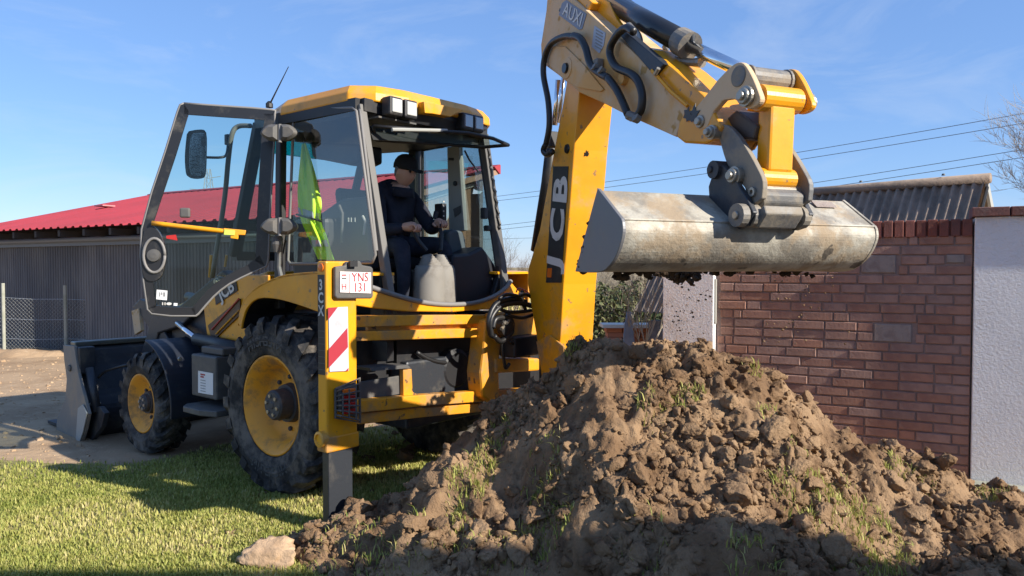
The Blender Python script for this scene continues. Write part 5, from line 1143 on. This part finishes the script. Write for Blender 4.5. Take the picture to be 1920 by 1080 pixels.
for k in range(8):
    px, py = random.gauss(1515, 25), random.uniform(515, 600); p = PB(px, py, .6) + BD*random.uniform(-.2, .1); sp.append((p.x, p.y, p.z, random.uniform(.005, .011)))
tag(clods('falling_soil', sp, SOIL), 'crumbs of soil falling from the raised bucket', 'soil', kind='stuff')

# ------------------------------------------------------------------ the driver, turned to face the rear
def person():
    root = empty('person', M(-.30, 0, 1.77)); tag(root, 'seated driver in navy jacket and black cap gripping the control levers', 'person')
    F = -FW                                     # the way he faces
    S = LF                                      # machine-left
    pel = M(-.18, -.02, 1.85); head = PR(760, 322, -.36)
    chest = M(-.22, -.03, 2.20); neck = head - UP*.15 - F*.03
    # joints: name -> (pos, radius, parent)
    shL, shR = chest+S*.20+UP*.06, chest-S*.20+UP*.06
    hL, hR = HL+UP*.01, HR_+UP*.01
    J = [('pel', pel, .155, None), ('abd', pel.lerp(chest, .5), .155, 'pel'), ('chest', chest, .165, 'abd'), ('up', chest+UP*.13, .12, 'chest'), ('neck', neck, .062, 'up'), ('jaw', neck+UP*.06+F*.015, .068, 'neck'),
         ('shL', shL, .085, 'chest'), ('elL', shL.lerp(hL, .5)+S*.10-UP*.16-F*.03, .058, 'shL'), ('foL', shL.lerp(hL, .78)+S*.04-UP*.08, .047, 'elL'), ('wrL', hL-F*.05+S*.01-UP*.01, .033, 'foL'),
         ('shR', shR, .085, 'chest'), ('elR', shR.lerp(hR, .5)-S*.10-UP*.16-F*.03, .058, 'shR'), ('foR', shR.lerp(hR, .78)-S*.04-UP*.08, .047, 'elR'), ('wrR', hR-F*.05-S*.01-UP*.01, .033, 'foR'),
         ('hiL', pel+S*.10-UP*.01, .105, 'pel'), ('knL', pel+S*.26+F*.42+UP*.0, .075, 'hiL'), ('caL', pel+S*.27+F*.46-UP*.22, .058, 'knL'), ('anL', pel+S*.27+F*.44-UP*.43, .045, 'caL'), ('toL', pel+S*.28+F*.58-UP*.485, .04, 'anL'),
         ('hiR', pel-S*.10-UP*.01, .105, 'pel'), ('knR', pel-S*.22+F*.40+UP*.02, .075, 'hiR'), ('caR', pel-S*.23+F*.42-UP*.22, .058, 'knR'), ('anR', pel-S*.23+F*.40-UP*.43, .045, 'caR'), ('toR', pel-S*.23+F*.54-UP*.485, .04, 'anR')]
    idx = {j[0]: k for k, j in enumerate(J)}
    me = bpy.data.meshes.new('body'); me.from_pydata([j[1] for j in J], [(k, idx[j[3]]) for k, j in enumerate(J) if j[3]], [])
    o = bpy.data.objects.new('body', me); COL.objects.link(o)
    sk = o.modifiers.new('skin', 'SKIN'); sk.use_smooth_shade = True
    if not me.skin_vertices: bpy.context.view_layer.objects.active = o
    for k, j in enumerate(J): me.skin_vertices[0].data[k].radius = (j[2], j[2])
    me.skin_vertices[0].data[0].use_root = True
    ss = o.modifiers.new('sub', 'SUBSURF'); ss.levels = 2; ss.render_levels = 2
    bpy.context.view_layer.update(); ev = o.evaluated_get(bpy.context.evaluated_depsgraph_get()); body = bpy.data.meshes.new_from_object(ev); bpy.data.objects.remove(o)
    bm = bmesh.new(); bm.from_mesh(body)
    # head: a shaped ellipsoid welded onto the jaw, facing down towards the bucket
    look = (BD*0 + V((.80, -.60, -.22))).normalized(); side_ = look.cross(UP).normalized(); upv = side_.cross(look).normalized()
    hv = bmesh.ops.create_icosphere(bm, subdivisions=4, radius=1)['verts']
    for v_ in hv:
        x, y, z = v_.co; fx = .098*x; sx = .076*y; uz = .120*z
        if z < -.2: sx *= 1+.28*(z+.2); fx *= 1+.05*(z+.2)            # narrow jaw
        if x > .55 and -.55 < z < .05: fx += .022*max(0, 1-abs(y)/.22)*max(0, 1-abs(z+.22)/.32)     # nose
        if x > .6 and abs(z-.12) < .12: fx -= .010*max(0, 1-abs(abs(y)-.35)/.2)                    # eye sockets
        if x > .6 and abs(z-.30) < .1: fx += .006
        if x > .6 and abs(z+.62) < .08: fx -= .006*max(0, 1-abs(y)/.35)                             # mouth
        if abs(y) > .85 and abs(z+.08) < .28 and abs(x+.05) < .3: sx *= 1.17                         # ears
        v_.co = head + look*fx + side_*sx + upv*uz
    # hands: palm and five fingers closing round each lever knob
    def hand(w, k, lever, thumb_side):
        d = (lever-w).normalized(); s_ = d.cross(UP).normalized(); u_ = s_.cross(d)
        def chain(pts, rs):
            mb = MB(); mb.tube(pts, rs, 8, smooth=3); n0 = len(bm.verts); vs = [bm.verts.new(p) for p in mb.v]
            for f_ in mb.f:
                try: bm.faces.new([vs[i] for i in f_])
                except ValueError: pass
        pc_ = w + d*.055
        chain([w-d*.02, w+d*.02, pc_, w+d*.09], [.030, .036, .040, .032])
        for q, off in enumerate((-.030, -.010, .010, .030)):
            l = (.030, .036, .034, .027)[q]; b_ = w+d*.085+s_*off; chain([b_-d*.02, b_+u_*.012, b_+d*l+u_*.006, b_+d*(l+.012)-u_*.022, b_+d*l*.6-u_*.038], [.011, .0105, .0095, .009, .007])
        b_ = w+d*.03+s_*(thumb_side*.034); chain([b_, b_+s_*thumb_side*.014+d*.02-u_*.012, b_+s_*thumb_side*.004+d*.05-u_*.03], [.013, .012, .009])
    hand(J[idx['wrL']][1], 0, HL, -1); hand(J[idx['wrR']][1], 1, HR_, 1)
    bmesh.ops.recalc_face_normals(bm, faces=bm.faces); bm.to_mesh(body); bm.free(); body.materials.clear()
    for m_ in (NAVY, SKIN, JEAN, BLK): body.materials.append(m_)
    wl_, wr_ = J[idx['wrL']][1], J[idx['wrR']][1]
    for p in body.polygons:
        c = p.center; k = 0
        if c.z > neck.z+.0 and (V((c.x, c.y, 0))-V((neck.x, neck.y, 0))).length < .17 and ((c-head).length < .150 or (V((c.x, c.y, 0))-V((neck.x, neck.y, 0))).length < .07): k = 1
        elif min((c-wl_-F*.06).length, (c-wr_-F*.06).length) < .085 and (c-wl_).dot(F) > -.0 : k = 1
        elif c.z < pel.z-.40: k = 3
        elif (c-pel).dot(F) > .14 and c.z < pel.z+.10 and min((c-wl_).length, (c-wr_).length) > .12: k = 2
        elif c.z < pel.z-.05: k = 2
        p.material_index = k; p.use_smooth = True
    put('body', body, NAVY, root)
    for s_ in (-1, 1):
        MB().lathe(head+look*.088+side_*(s_*.032)+upv*.012, look, [(-.012, .002), (-.006, .012), (.0, .013), (.004, .006)], 10).build('eye', mat('dark_eye', (.02, .015, .012), .3), root, smooth=True)
        MB().tube([head+look*.094+side_*(s_*.018)+upv*.030, head+look*.088+side_*(s_*.050)+upv*.028], .006, 6).build('eyebrow', mat('grey_hair', (.16, .15, .14), .9), root)
        MB().tube([head-look*.01+side_*(s_*.074)+upv*.03, head-look*.02+side_*(s_*.076)-upv*.005, head-look*.03+side_*(s_*.070)-upv*.04], [.022, .02, .012], 8, smooth=3).build('hair', MATS['grey_hair'], root, smooth=True)
    # collar, cap with peak
    MB().lathe(neck-UP*.05, UP*.95+F*.15, [(0, .095), (.05, .085), (.075, .078), (.075, .07)], 20).build('collar', NAVY, root, smooth=True)
    cp = MB(); rings = []
    for z_, r_ in ((.018, 1.10), (.05, 1.12), (.085, 1.03), (.115, .82), (.135, .5), (.143, .1)):
        rings.append([head+upv*z_+look*(.098*r_*math.cos(a)-.004)+side_*(.080*r_*math.sin(a)) for a in np.linspace(0, 2*math.pi, 25)[:-1]])
    cp.loft(rings); cp.build('cap', CAP, root, smooth=True)
    pk = [head+upv*(.028-.02*math.cos(a)**2)+look*(.085+.085*math.cos(a))+side_*(.080*math.sin(a)) for a in np.linspace(-math.pi/2, math.pi/2, 13)]
    MB().prism(pk+[head+upv*.02+look*.07], upv*.008).build('cap_peak', CAP, root)
person()
# ------------------------------------------------------------------ hi-vis vest hanging inside the quarter window
def vest():
    root = empty('safety_vest', PL(590, 490, .60)); tag(root, 'lime yellow high visibility vest hanging inside the cab side window', 'vest')
    edgeL = [(566, 270), (562, 310), (558, 360), (562, 405), (578, 445), (596, 486)]; edgeR = [(572, 268), (590, 325), (602, 380), (600, 412), (612, 445), (626, 488)]
    L_ = curve2(edgeL, 8); R_ = curve2(edgeR, 8); nu = 18; rows = []
    for k in range(len(L_)):
        row = []
        for j in range(nu+1):
            s_ = j/nu; a = L_[k][0]+(R_[k][0]-L_[k][0])*s_; b = L_[k][1]+(R_[k][1]-L_[k][1])*s_; row.append(PL(a, b, .60+.022*math.sin(s_*9+k*.12)+.008*math.sin(s_*21-k*.3)))
        rows.append(row)
    m = nu+1
    def strip(r0, r1, off, name, mt):
        mb = MB(); fr = [[p+LF*off for p in r] for r in rows[r0:r1]]; bk_ = [[p+LF*(off-.006) for p in r] for r in rows[r0:r1]]
        for R3 in (fr, bk_): mb.add([p for r in R3 for p in r], [(i*m+k, i*m+k+1, (i+1)*m+k+1, (i+1)*m+k) for i in range(len(R3)-1) for k in range(nu)])
        return mb.build(name, mt, root, smooth=True)
    strip(0, len(rows), 0, 'fabric', HIV); strip(21, 25, .006, 'silver_band', SILV); strip(33, 36, .006, 'silver_band', SILV)
    MB().tube([PL(569, 268, .6), PL(571, 258, .6), PL(574, 262, .6)], .005, 6).build('hook', BLK, root)
    MB().tube([PL(556, 402, .66), PL(585, 410, .66), PL(606, 416, .66)], .008, 6, smooth=4).build('strap', HOSE, root)
vest()
